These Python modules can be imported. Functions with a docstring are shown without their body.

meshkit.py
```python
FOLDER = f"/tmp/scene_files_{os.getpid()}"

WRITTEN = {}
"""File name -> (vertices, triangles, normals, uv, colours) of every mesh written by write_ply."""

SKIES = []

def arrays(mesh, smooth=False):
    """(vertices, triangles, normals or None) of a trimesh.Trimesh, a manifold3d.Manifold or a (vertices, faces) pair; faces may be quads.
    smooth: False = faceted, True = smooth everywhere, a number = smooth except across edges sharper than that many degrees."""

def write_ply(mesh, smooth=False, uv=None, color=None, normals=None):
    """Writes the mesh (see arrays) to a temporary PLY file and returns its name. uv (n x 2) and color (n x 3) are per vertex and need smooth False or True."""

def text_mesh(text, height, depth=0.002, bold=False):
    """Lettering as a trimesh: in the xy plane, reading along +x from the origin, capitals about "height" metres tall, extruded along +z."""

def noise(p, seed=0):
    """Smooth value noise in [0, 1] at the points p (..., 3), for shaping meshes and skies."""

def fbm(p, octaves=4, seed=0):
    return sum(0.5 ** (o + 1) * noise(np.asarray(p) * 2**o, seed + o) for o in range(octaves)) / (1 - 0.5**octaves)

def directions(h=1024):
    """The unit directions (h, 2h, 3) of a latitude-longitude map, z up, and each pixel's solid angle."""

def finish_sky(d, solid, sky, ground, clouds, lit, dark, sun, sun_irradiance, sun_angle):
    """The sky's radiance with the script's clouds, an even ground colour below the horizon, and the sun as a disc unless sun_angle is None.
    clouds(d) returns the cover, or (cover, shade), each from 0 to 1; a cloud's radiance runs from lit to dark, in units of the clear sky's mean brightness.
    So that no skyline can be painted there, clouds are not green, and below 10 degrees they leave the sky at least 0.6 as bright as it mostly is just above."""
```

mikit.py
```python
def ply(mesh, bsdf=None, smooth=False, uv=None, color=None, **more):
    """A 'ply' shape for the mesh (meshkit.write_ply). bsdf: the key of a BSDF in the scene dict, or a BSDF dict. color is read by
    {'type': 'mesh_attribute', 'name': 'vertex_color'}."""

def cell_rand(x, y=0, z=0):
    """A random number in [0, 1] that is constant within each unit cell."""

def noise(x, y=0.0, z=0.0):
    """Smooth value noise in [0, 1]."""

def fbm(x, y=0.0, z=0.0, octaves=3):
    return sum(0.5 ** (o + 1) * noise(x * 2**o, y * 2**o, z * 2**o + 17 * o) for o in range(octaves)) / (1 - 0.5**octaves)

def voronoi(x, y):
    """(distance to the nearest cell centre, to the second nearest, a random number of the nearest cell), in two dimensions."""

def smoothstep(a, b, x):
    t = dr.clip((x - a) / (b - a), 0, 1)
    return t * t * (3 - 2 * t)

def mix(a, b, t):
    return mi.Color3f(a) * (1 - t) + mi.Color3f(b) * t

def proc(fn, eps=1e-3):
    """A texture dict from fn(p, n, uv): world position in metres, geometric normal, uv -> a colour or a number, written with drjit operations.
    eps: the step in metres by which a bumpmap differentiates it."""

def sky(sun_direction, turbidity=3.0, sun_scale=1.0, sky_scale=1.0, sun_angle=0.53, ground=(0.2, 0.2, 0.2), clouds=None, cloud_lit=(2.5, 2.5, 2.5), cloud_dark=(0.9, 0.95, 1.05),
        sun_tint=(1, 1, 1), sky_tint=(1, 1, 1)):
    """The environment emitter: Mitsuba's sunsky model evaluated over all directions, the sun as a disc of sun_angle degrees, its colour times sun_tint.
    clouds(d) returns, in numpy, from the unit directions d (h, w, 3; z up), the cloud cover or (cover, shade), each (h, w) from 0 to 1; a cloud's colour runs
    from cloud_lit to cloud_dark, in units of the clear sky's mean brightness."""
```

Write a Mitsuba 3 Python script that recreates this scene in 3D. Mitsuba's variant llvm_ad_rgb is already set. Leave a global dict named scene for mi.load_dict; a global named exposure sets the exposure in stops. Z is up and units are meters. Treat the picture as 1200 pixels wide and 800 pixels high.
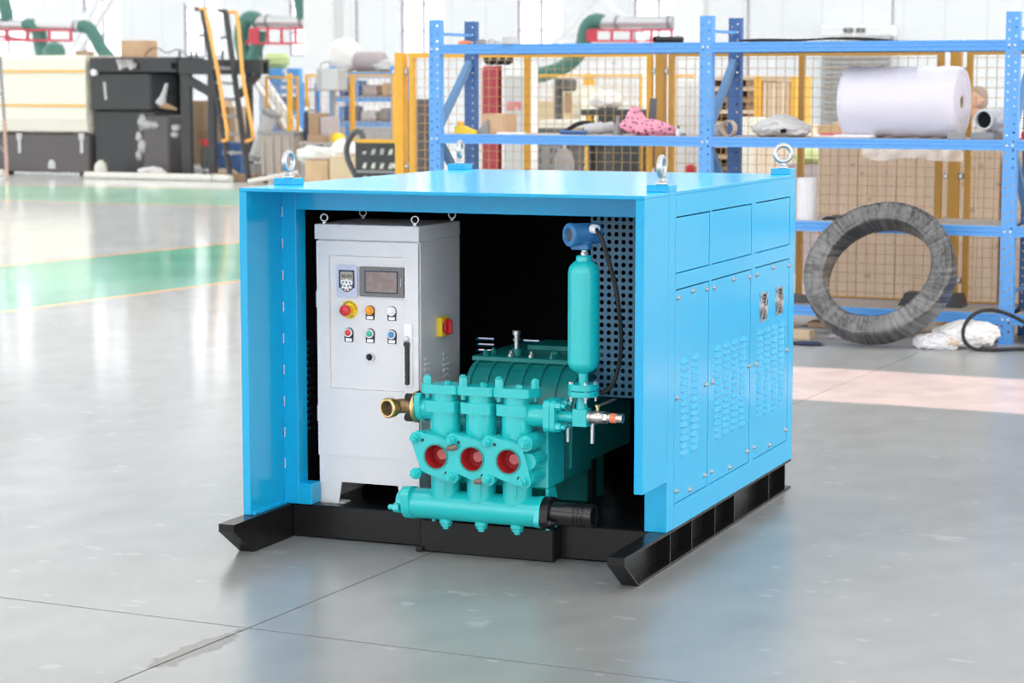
import math, random
import numpy as np, trimesh, mitsuba as mi, mikit, meshkit, drjit as dr
import manifold3d as m3
from shapely.geometry import Polygon, Point, box as sbox, LineString, MultiPoint
from shapely import affinity, union_all

random.seed(7)
rng = np.random.default_rng(7)
T = mi.ScalarTransform4f
scene, labels = {}, {}

# ---------------------------------------------------------------- camera, sky, exposure
EYE = (2.303, -7.070, 1.650)
FWD = (-0.37396, 0.92016, -0.11604)
scene['camera'] = {'type': 'thinlens', 'fov': 26.14, 'fov_axis': 'x', 'near_clip': 0.1, 'far_clip': 500.0,
                   'to_world': T().look_at(origin=list(EYE), target=[EYE[k] + FWD[k] for k in range(3)], up=[0, 0, 1]),
                   'focus_distance': 7.35, 'aperture_radius': 0.0065}


def overcast(d):
    n = meshkit.fbm(d * 2.5 + 5.0, 3, seed=3)
    return np.ones(d.shape[:2]), np.clip(0.5 + 1.1 * (n - 0.5), 0, 1)


scene['sky'] = mikit.sky((0.80, -0.22, 0.56), turbidity=5.0, sun_scale=0.055, ground=(0.35, 0.35, 0.36), clouds=overcast,
                         cloud_lit=(1.08, 1.08, 1.09), cloud_dark=(0.93, 0.94, 0.96), sun_angle=55.0, sun_tint=(1.0, 1.0, 1.02))
exposure = 4.5

# ---------------------------------------------------------------- materials
LIN = lambda c: [((v / 255) / 12.92 if v / 255 < 0.04045 else ((v / 255 + 0.055) / 1.055) ** 2.4) for v in c]


def mat(name, rgb, rough=0.4, metal=0.0, spec=0.5, coat=0.0, tex=None, bump=None, bscale=0.001, eps=1e-3):
    b = {'type': 'principled', 'base_color': tex if tex else {'type': 'rgb', 'value': [float(v) for v in rgb]}, 'roughness': rough, 'metallic': metal, 'specular': spec}
    if coat:
        b.update(clearcoat=coat, clearcoat_gloss=0.9)
    if bump:
        b = {'type': 'bumpmap', 'arbitrary': mikit.proc(bump, eps), 'scale': bscale, 'bsdf': b}
    scene['mat_' + name] = {'type': 'twosided', 'bsdf': b}
    return 'mat_' + name


HALL = 0.06          # the hall is turned by this much against the machine
CH, SH = math.cos(HALL), math.sin(HALL)


def hall_xy(p):
    return p.x * CH - p.y * SH, p.x * SH + p.y * CH


def floor_color(p, n, uv):
    x, y = hall_xy(p)
    s = mikit.smoothstep
    big = mikit.fbm(x * 0.9, y * 0.6, 3.0, 3)
    fine = mikit.fbm(x * 7.0, y * 5.0, 1.0, 3)
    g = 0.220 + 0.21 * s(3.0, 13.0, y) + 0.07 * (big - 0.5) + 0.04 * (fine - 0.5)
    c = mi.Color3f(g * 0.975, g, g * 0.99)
    # scuffs
    sc = s(0.76, 0.86, mikit.fbm(x * 9.0 + 3, y * 17.0, 7.0, 3))
    c = mikit.mix(c, mi.Color3f(0.36, 0.36, 0.36), 0.35 * sc)
    # pinkish sun patch on the aisle at the rack, painted into the floor colour
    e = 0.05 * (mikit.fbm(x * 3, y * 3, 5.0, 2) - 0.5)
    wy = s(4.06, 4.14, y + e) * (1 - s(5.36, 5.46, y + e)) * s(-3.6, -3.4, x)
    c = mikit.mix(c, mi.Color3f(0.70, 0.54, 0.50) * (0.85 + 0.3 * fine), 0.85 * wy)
    # green walkways with orange lines
    xl, xr = -9.98 + 0.09 * (y - 10.8), -7.43 + 0.055 * (y - 7.3)
    a1 = s(0.0, 0.02, x - xl) * (1 - s(0.0, 0.02, x - xr))
    y0, y1 = 18.35 + 0.033 * (x + 15), 22.4 + 0.09 * (x + 18)
    a2 = s(0.0, 0.02, y - y0) * (1 - s(0.0, 0.02, y - y1))
    green = mi.Color3f(0.10, 0.36, 0.25) * (0.8 + 0.4 * big)
    c = mikit.mix(c, green, a1 * (1 - s(16.2, 16.3, y)))
    c = mikit.mix(c, mi.Color3f(0.30, 0.50, 0.38) * (0.85 + 0.3 * big), a2)
    ln = dr.maximum(1 - s(0.04, 0.055, dr.abs(x - xl)), 1 - s(0.04, 0.055, dr.abs(x - xr))) * (1 - s(16.2, 16.3, y))
    ln = dr.maximum(ln, dr.maximum(1 - s(0.06, 0.08, dr.abs(y - y0)), 1 - s(0.06, 0.08, dr.abs(y - y1))))
    c = mikit.mix(c, mi.Color3f(0.75, 0.36, 0.13), 0.85 * ln)
    # damp brown stain at the joint in front of the machine
    st = mikit.fbm(x * 14, y * 14, 2.0, 3)
    ds = dr.sqrt(dr.square((x + 0.845) / 0.05) + dr.square((y + 1.62) / 0.22))
    c = mikit.mix(c, mi.Color3f(0.10, 0.095, 0.085), 0.8 * (1 - s(0.75, 1.0, ds + 1.2 * (st - 0.5))))
    return c


def floor_rough(p, n, uv):
    x, y = hall_xy(p)
    return 0.12 + 0.17 * mikit.smoothstep(-3.2, 0.2, x + 0.25 * (y + 1)) + 0.05 * (mikit.fbm(x * 1.3, y * 1.3, 9.0, 3) - 0.5)


def floor_bump(p, n, uv):
    x, y = hall_xy(p)
    return mikit.fbm(x * 2.2, y * 2.2, 0.5, 2) + 0.10 * mikit.noise(x * 9, y * 9, 3.0)


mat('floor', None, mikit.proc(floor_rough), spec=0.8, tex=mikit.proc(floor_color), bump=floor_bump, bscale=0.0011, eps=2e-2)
mat('joint', (0.16, 0.155, 0.15), 0.8)
BLUE = (0.004, 0.350, 0.635)
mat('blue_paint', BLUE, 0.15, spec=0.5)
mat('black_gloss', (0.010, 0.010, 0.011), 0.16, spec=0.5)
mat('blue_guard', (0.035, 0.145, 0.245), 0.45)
mat('foam', (0.012, 0.013, 0.016), 0.95, spec=0.1)
mat('black_paint', (0.007, 0.007, 0.0075), 0.28, spec=0.3)
mat('black_plastic', (0.015, 0.015, 0.016), 0.4)
mat('rubber', (0.014, 0.014, 0.014), 0.6)
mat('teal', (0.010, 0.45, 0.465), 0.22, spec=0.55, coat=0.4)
mat('teal_shaded', (0.008, 0.22, 0.21), 0.33)  # same teal, darkened to hold the shade inside the enclosure
mat('red_paint', (0.42, 0.018, 0.022), 0.4)
mat('red_core', (0.50, 0.12, 0.12), 0.45)
mat('zinc', (0.55, 0.565, 0.58), 0.30, 0.9)
mat('steel', (0.62, 0.58, 0.55), 0.32, 0.95)
mat('rust_steel', (0.20, 0.16, 0.13), 0.6, 0.4)
mat('brass', (0.72, 0.52, 0.25), 0.35, 0.95)
mat('brass_old', (0.38, 0.26, 0.13), 0.5, 0.8)
mat('rust_tape', (0.75, 0.22, 0.10), 0.5)
mat('cabinet', (0.70, 0.695, 0.715), 0.42)
mat('cabinet_dark', (0.42, 0.42, 0.45), 0.5)
mat('white_plastic', (0.82, 0.82, 0.83), 0.35)
mat('white_paint', (0.78, 0.79, 0.80), 0.5)
mat('bezel', (0.16, 0.155, 0.155), 0.4)
mat('hmi_screen', (0.26, 0.20, 0.19), 0.2, tex=mikit.proc(lambda p, n, uv: mi.Color3f(0.25, 0.19, 0.18) + 0.05 * (mikit.noise(p.x * 60, p.z * 90) - 0.5)))
mat('lcd', (0.36, 0.34, 0.27), 0.25)
mat('navy', (0.02, 0.03, 0.07), 0.4)
mat('pale_blue', (0.52, 0.55, 0.70), 0.4)
mat('yellow', (0.85, 0.62, 0.03), 0.4)
mat('lamp_orange', (0.85, 0.33, 0.02), 0.25)
mat('lamp_white', (0.85, 0.85, 0.86), 0.25)
mat('button_red', (0.62, 0.035, 0.04), 0.3)
mat('button_green', (0.05, 0.45, 0.28), 0.3)
mat('button_blue', (0.05, 0.26, 0.58), 0.3)
mat('sensor_blue', (0.035, 0.16, 0.36), 0.35)
mat('glass_dark', (0.10, 0.085, 0.08), 0.12)


# ---------------------------------------------------------------- mesh helpers
def box(x0, x1, y0, y1, z0, z1, b=0.0):
    if b <= 0:
        m = trimesh.creation.box(bounds=[[min(x0, x1), min(y0, y1), min(z0, z1)], [max(x0, x1), max(y0, y1), max(z0, z1)]])
        return m
    lo, hi = np.minimum([x0, y0, z0], [x1, y1, z1]), np.maximum([x0, y0, z0], [x1, y1, z1])
    pts = []
    for k in range(3):
        a, c = lo + b, hi - b
        a[k], c[k] = lo[k], hi[k]
        pts += [[(a, c)[i][0], (a, c)[j][1], (a, c)[l][2]] for i in (0, 1) for j in (0, 1) for l in (0, 1)]
    return hull(pts)


def hull(pts):
    return trimesh.Trimesh(*(lambda m: (m.vert_properties[:, :3], m.tri_verts))(m3.Manifold.hull_points(np.asarray(pts, float)).to_mesh()), process=False)


def join(*ms):
    return trimesh.util.concatenate([m for m in ms])


def frame_of(d):
    d = np.asarray(d, float)
    d = d / np.linalg.norm(d)
    a = np.cross(d, [0, 0, 1.0] if abs(d[2]) < 0.9 else [1.0, 0, 0])
    a /= np.linalg.norm(a)
    return a, np.cross(d, a), d


def lathe(profile, p0, axis, n=24, closed=False, phase=0.0):
    """profile: (radius, height) list; revolved round the axis through p0."""
    a, b, d = frame_of(axis)
    prof = np.asarray(profile, float)
    ang = phase + np.arange(n) * 2 * np.pi / n
    ring = np.cos(ang)[:, None] * a + np.sin(ang)[:, None] * b
    v = np.asarray(p0, float) + prof[:, None, :1] * ring[None] + prof[:, None, 1:] * d
    k, m = len(prof), n
    i, j = np.meshgrid(np.arange(k if closed else k - 1), np.arange(m), indexing='ij')
    i2 = (i + 1) % k
    q = np.stack([i * m + j, i * m + (j + 1) % m, i2 * m + (j + 1) % m, i2 * m + j], -1).reshape(-1, 4)
    f = np.vstack([q[:, [0, 1, 2]], q[:, [0, 2, 3]]])
    return trimesh.Trimesh(v.reshape(-1, 3), f, process=False)


def cyl(p0, p1, r, n=20, b=0.0, r1=None):
    p0, p1 = np.asarray(p0, float), np.asarray(p1, float)
    h = np.linalg.norm(p1 - p0)
    r1 = r if r1 is None else r1
    prof = [(1e-5, 0), (r - b, 0)] + ([(r, b)] if b else []) + ([(r1, h - b)] if b else []) + [(r1 - b, h), (1e-5, h)]
    return lathe(prof, p0, p1 - p0, n)


def ring_tube(p0, p1, ro, ri, n=24):
    p0, p1 = np.asarray(p0, float), np.asarray(p1, float)
    h = np.linalg.norm(p1 - p0)
    return lathe([(ri, 0), (ro, 0), (ro, h), (ri, h)], p0, p1 - p0, n, closed=True)


def hexb(p0, axis, r, h, n=6, phase=0.3):
    return lathe([(1e-5, 0), (r, 0), (r, h * 0.82), (r * 0.86, h), (1e-5, h)], p0, axis, n, phase=phase)


def torus(c, normal, R, r, n=28, k=12):
    return lathe([(R + r * math.cos(t), r * math.sin(t)) for t in np.arange(k) * 2 * np.pi / k], c, normal, n, closed=True)


def tube(pts, r, n=10, closed=False, smooth_n=0):
    p = np.asarray(pts, float)
    if smooth_n:
        from scipy.interpolate import CubicSpline
        s = np.r_[0, np.cumsum(np.linalg.norm(np.diff(p, axis=0), axis=1))]
        p = CubicSpline(s, p)(np.linspace(0, s[-1], smooth_n))
    k = len(p)
    t = np.roll(p, -1, 0) - np.roll(p, 1, 0) if closed else np.gradient(p, axis=0)
    t /= np.linalg.norm(t, axis=1, keepdims=True) + 1e-12
    a = frame_of(t[0])[0]
    A = []
    for q in t:
        a = a - q * (a @ q)
        a /= np.linalg.norm(a) + 1e-12
        A.append(a)
    A = np.array(A)
    B = np.cross(t, A)
    ang = np.arange(n) * 2 * np.pi / n
    rr = np.broadcast_to(np.asarray(r, float), (k,))[:, None, None]
    v = (p[:, None] + rr * (np.cos(ang)[None, :, None] * A[:, None] + np.sin(ang)[None, :, None] * B[:, None])).reshape(-1, 3)
    i, j = np.meshgrid(np.arange(k if closed else k - 1), np.arange(n), indexing='ij')
    i2 = (i + 1) % k
    q = np.stack([i * n + j, i * n + (j + 1) % n, i2 * n + (j + 1) % n, i2 * n + j], -1).reshape(-1, 4)
    f = np.vstack([q[:, [0, 1, 2]], q[:, [0, 2, 3]]])
    if not closed:
        v = np.vstack([v, p[0], p[-1]])
        j = np.arange(n)
        f = np.vstack([f, np.stack([(j + 1) % n, j, j * 0 + k * n], 1), np.stack([(k - 1) * n + j, (k - 1) * n + (j + 1) % n, j * 0 + k * n + 1], 1)])
    return trimesh.Trimesh(v, f, process=False)


def prism(poly, a, b, axis='z'):
    """poly (shapely) extruded from a to b: axis z: (x,y); y: (x,z); x: (y,z)."""
    if not isinstance(poly, Polygon) and not hasattr(poly, 'geoms'):
        poly = Polygon(poly)
    out = []
    for g in getattr(poly, 'geoms', [poly]):
        m = trimesh.creation.extrude_polygon(g, abs(b - a), engine='earcut')
        v = m.vertices.copy()
        lo = min(a, b)
        if axis == 'z':
            v[:, 2] += lo
        elif axis == 'y':
            v = np.stack([v[:, 0], -v[:, 2] + max(a, b), v[:, 1]], 1)
        else:
            v = np.stack([v[:, 2] + lo, v[:, 0], v[:, 1]], 1)
        out.append(trimesh.Trimesh(v, m.faces, process=False))
    return join(*out)


def rr(x0, x1, y0, y1, r=0.01):
    return sbox(x0 + r, y0 + r, x1 - r, y1 - r).buffer(r, quad_segs=4)


def circ(x, y, r, q=6):
    return Point(x, y).buffer(r, quad_segs=q)


def hull2(*shapes):
    return union_all(shapes).convex_hull


def beam(p0, p1, w, h, up=(0, 0, 1)):
    """a rectangular bar from p0 to p1, w across and h along up."""
    p0, p1 = np.asarray(p0, float), np.asarray(p1, float)
    d = (p1 - p0) / np.linalg.norm(p1 - p0)
    s = np.cross(d, up)
    s /= np.linalg.norm(s)
    u = np.cross(s, d)
    return hull([p + i * s * w / 2 + j * u * h / 2 for p in (p0, p1) for i in (-1, 1) for j in (-1, 1)])


def blob(c, size, seed=0, amp=0.35, freq=2.0, sub=3, flat=None):
    m = trimesh.creation.icosphere(subdivisions=sub)
    v = np.array(m.vertices)
    n = meshkit.fbm(v * freq + seed * 7.3, 4, seed=seed)
    v = v * (1 + amp * (n[:, None] - 0.5) * 2)
    v = v * np.asarray(size, float)
    if flat is not None:
        v[:, 2] = np.maximum(v[:, 2], flat)
    return trimesh.Trimesh(v + np.asarray(c, float), m.faces, process=False)


def moved(m, t=(0, 0, 0), rz=0.0, rx=0.0, ry=0.0):
    R = trimesh.transformations.euler_matrix(rx, ry, rz)
    R[:3, 3] = t
    m = m.copy()
    m.apply_transform(R)
    return m


def letters(text, h, depth=0.001, bold=True):
    return meshkit.text_mesh(text, h, depth, bold)


def on_front(m, x, y, z):
    """lettering (in xy, +z) onto a face that looks to -y."""
    v = m.vertices
    return trimesh.Trimesh(np.stack([v[:, 0] + x, -v[:, 2] + y, v[:, 1] + z], 1), m.faces, process=False)


# ---------------------------------------------------------------- naming
HALL_M = np.array(trimesh.transformations.rotation_matrix(-HALL, [0, 0, 1]))
in_hall = False
used = {}


def unique(key):
    n = used.get(key, 0)
    used[key] = n + 1
    return key if n == 0 else f'{key}_{n:03d}'


def put(key, mesh, m, smooth=30, to_world=None):
    if isinstance(mesh, dict):
        d = dict(mesh)
    else:
        if in_hall and to_world is None:
            mesh = mesh.copy()
            mesh.apply_transform(HALL_M)
        d = mikit.ply(mesh, 'mat_' + m, smooth=smooth)
    if to_world is not None:
        d['to_world'] = T(HALL_M @ to_world) if in_hall else T(to_world)
    scene[key] = d


def thing(name, label, cat, group=None):
    key = unique(name)
    labels[key] = {'label': label, 'category': cat}
    if group:
        labels[key]['group'] = group
    return key


def part(parent, name, mesh, m, label=None, smooth=30, kind=None, to_world=None):
    key = unique(parent + '__' + name)
    put(key, mesh, m, smooth, to_world)
    if label or kind:
        labels[key] = {}
        if label:
            labels[key]['label'] = label
        if kind:
            labels[key]['kind'] = kind
    return key


def single(name, mesh, m, label, cat, group=None, smooth=30, kind=None, to_world=None):
    key = thing(name, label, cat, group)
    put(key, mesh, m, smooth, to_world)
    if kind:
        labels[key]['kind'] = kind
    return key


def shape(mesh, m, smooth=30):
    return mikit.ply(mesh, 'mat_' + m, smooth=smooth)


def at(x, y, z, rz=0.0):
    M = trimesh.transformations.rotation_matrix(rz, [0, 0, 1])
    M[:3, 3] = (x, y, z)
    return M


# ---------------------------------------------------------------- surveyed sight lines, for setting out the hall
def P_(u, v, y):
    """the point on the sight line (u, v) of the survey picture that stands y metres back in the hall."""
    f = np.array(FWD)
    r = np.cross(f, [0, 0, 1.0])
    r /= np.linalg.norm(r)
    d = f + r * (u - 600) / 2585.97 - np.cross(r, f) * (v - 400) / 2585.97
    e = np.array([EYE[0] * CH - EYE[1] * SH, EYE[0] * SH + EYE[1] * CH, EYE[2]])
    d = np.array([d[0] * CH - d[1] * SH, d[0] * SH + d[1] * CH, d[2]])
    return e + d * (y - e[1]) / d[1]


Q = P_


def R_(u0, v0, u1, v1, y):
    a, c = P_(u0, v0, y), P_(u1, v1, y)
    return a[0], c[0], c[2], a[2]


# ---------------------------------------------------------------- floor
in_hall = True
fl = unique('floor')
labels[fl] = {'label': 'polished grey epoxy factory floor with saw cut joints and green walkways', 'category': 'floor', 'kind': 'structure'}
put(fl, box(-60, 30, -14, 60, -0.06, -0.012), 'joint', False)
xs = [-60, -40.0, -27.0, -13.7, -0.845, 12.2, 30]
ys = [-14, -1.325, 6.6, 14.6, 22.9, 60]
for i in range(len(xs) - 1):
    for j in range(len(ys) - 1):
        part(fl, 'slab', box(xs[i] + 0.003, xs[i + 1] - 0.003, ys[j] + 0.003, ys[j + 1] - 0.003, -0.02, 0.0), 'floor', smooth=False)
in_hall = False

# ================================================================ the blue machine enclosure
W, D, FIN, ZR, ZB = 1.5, 1.638, 0.258, 1.287, 0.1235
en = thing('machine_enclosure', 'large sky blue steel enclosure on black skids, open at the front', 'machine housing')
# skids
for side, s in (('right', 1), ('left', -1)):
    X = (lambda v: v) if s > 0 else (lambda v: -W - v)
    sk = part(en, 'skid_runner', join(
        prism([(-0.29, 0.0), (D, 0.0), (D, 0.010), (-0.283, 0.010)], X(-0.06), X(0.0), 'x'),
        prism([(-0.435, 0.1135), (D, 0.1135), (D, ZB), (-0.435, ZB)], X(-0.06), X(0.0), 'x'),
        prism([(-0.43, ZB - 0.002), (-0.43, 0.098), (-0.287, 0.002), (D, 0.002), (D, ZB - 0.002)], X(-0.06), X(-0.051), 'x'),
        prism([(-0.435, ZB), (-0.435, 0.097), (-0.29, 0.0), (-0.279, 0.0), (-0.426, 0.1), (-0.426, ZB)], X(-0.06), X(0.0), 'x')),
        'black_paint', 'black channel runner with bevelled front end', False)
    for y in (0.056, 0.302, 0.585, 0.834, 1.317, 1.559):
        part(sk, 'stiffener', box(X(-0.052), X(-0.003), y - 0.008, y, 0.01, 0.1135), 'black_paint', smooth=False)
    for y in (0.085, 0.63, 1.425):  # added bright bolts stand for light showing through holes in the web
        part(sk, 'bolt', join(cyl((X(-0.052), y, 0.098), (X(-0.046), y, 0.098), 0.012, 14), hexb((X(-0.046), y, 0.098), (s, 0, 0), 0.009, 0.008)), 'zinc', 'small bright bolt added for light seen through a hole')
part(en, 'cross_beam', box(-1.44, -0.06, 0.005, 0.055, 0.004, ZB, 0.004), 'black_paint', smooth=False)
part(en, 'cross_beam', box(-1.44, -0.06, D - 0.06, D, 0.004, ZB, 0.004), 'black_paint', smooth=False)
part(en, 'deck_plate', box(-1.44, -0.06, 0.056, D - 0.061, 0.110, 0.118), 'black_paint', smooth=False)
part(en, 'pump_bed', box(-0.90, -0.39, -0.06, 0.004, 0.0, 0.118, 0.005), 'black_paint', 'black box beam under the pump', False)
part(en, 'forklift_pocket', box(-0.91, -0.885, -0.075, -0.058, 0.001, 0.02, 0.003), 'black_paint', smooth=False)
# posts
LP = part(en, 'corner_post', box(-W, -1.412, 0, 0.075, ZB, 1.275, 0.002), 'blue_paint', smooth=False)
RP = part(en, 'corner_post', box(-0.081, 0, 0, 0.075, ZB, 1.275, 0.002), 'blue_paint', smooth=False)
for z in np.arange(0.27, 1.2, 0.115):
    part(LP, 'weld_tack', tube([(-1.4665, -0.002, z - 0.017), (-1.465, -0.0035, z), (-1.4662, -0.002, z + 0.019)], 0.0022, 6), 'pale_blue')
part(en, 'corner_post', box(-W, -1.47, D - 0.08, D, ZB, 1.275, 0.002), 'blue_paint', smooth=False)
part(en, 'corner_post', box(-0.08, -0.03, D - 0.08, D - 0.001, ZB, 1.275, 0.002), 'blue_paint', smooth=False)
part(en, 'sill_plate', box(-1.412, -1.36, 0.0, 0.075, ZB, 0.20, 0.002), 'blue_paint', smooth=False)
part(en, 'header_beam', box(-1.412, -0.081, 0.0, 0.05, 1.20, 1.275, 0.002), 'blue_paint', smooth=False)
# hood fins in front of the posts
part(en, 'side_fin', join(box(-W, -1.470, -FIN, -0.0005, 0.124, 1.2745, 0.0015), box(-1.4695, -1.455, -FIN + 0.006, -0.0005, 0.124, 0.134, 0.001)), 'blue_paint', smooth=False)
part(en, 'side_fin', box(-0.031, 0, -FIN, -0.0005, 0.300, 1.2745, 0.0015), 'blue_paint', smooth=False)
# roof
part(en, 'roof', box(-W, 0, -FIN, D, 1.275, ZR, 0.0012), 'blue_paint', smooth=False)
for x, y in ((-0.0405, 0.0405), (-W + 0.0405, 0.0405), (-0.0405, D - 0.0405), (-W + 0.0405, D - 0.0405)):
    le = part(en, 'lifting_lug', box(x - 0.0405, x + 0.0405, y - 0.0405, y + 0.0405, ZR, ZR + 0.024, 0.002), 'blue_paint', smooth=False)
    rz = {(-0.0405, 0.0405): 1.62, (-W + 0.0405, 0.0405): 1.55, (-0.0405, D - 0.0405): 0.36, (-W + 0.0405, D - 0.0405): 1.8}[(x, y)]
    z0 = ZR + 0.024
    part(le, 'eye_bolt', moved(join(cyl((0, 0, 0), (0, 0, 0.010), 0.021, 20, 0.002), cyl((0, 0, 0.010), (0, 0, 0.022), 0.017, 20, 0.002, 0.013),
         torus((0, 0, 0.060), (0, 1, 0), 0.0325, 0.0098, 32, 14)), (x, y, z0), rz), 'zinc', 'galvanised lifting eye')


# walls with louvres
def slots(cols, z0, z1, n, hgt=0.007, grow=0.0):
    out = []
    for (a, b) in cols:
        for z in np.linspace(z0 + 0.012, z1 - 0.012, n):
            out.append(sbox(a + 0.006 - grow, z - 0.0065 - grow, b - 0.006 + grow, z - 0.0065 + hgt + grow))
    return union_all(out)


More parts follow.
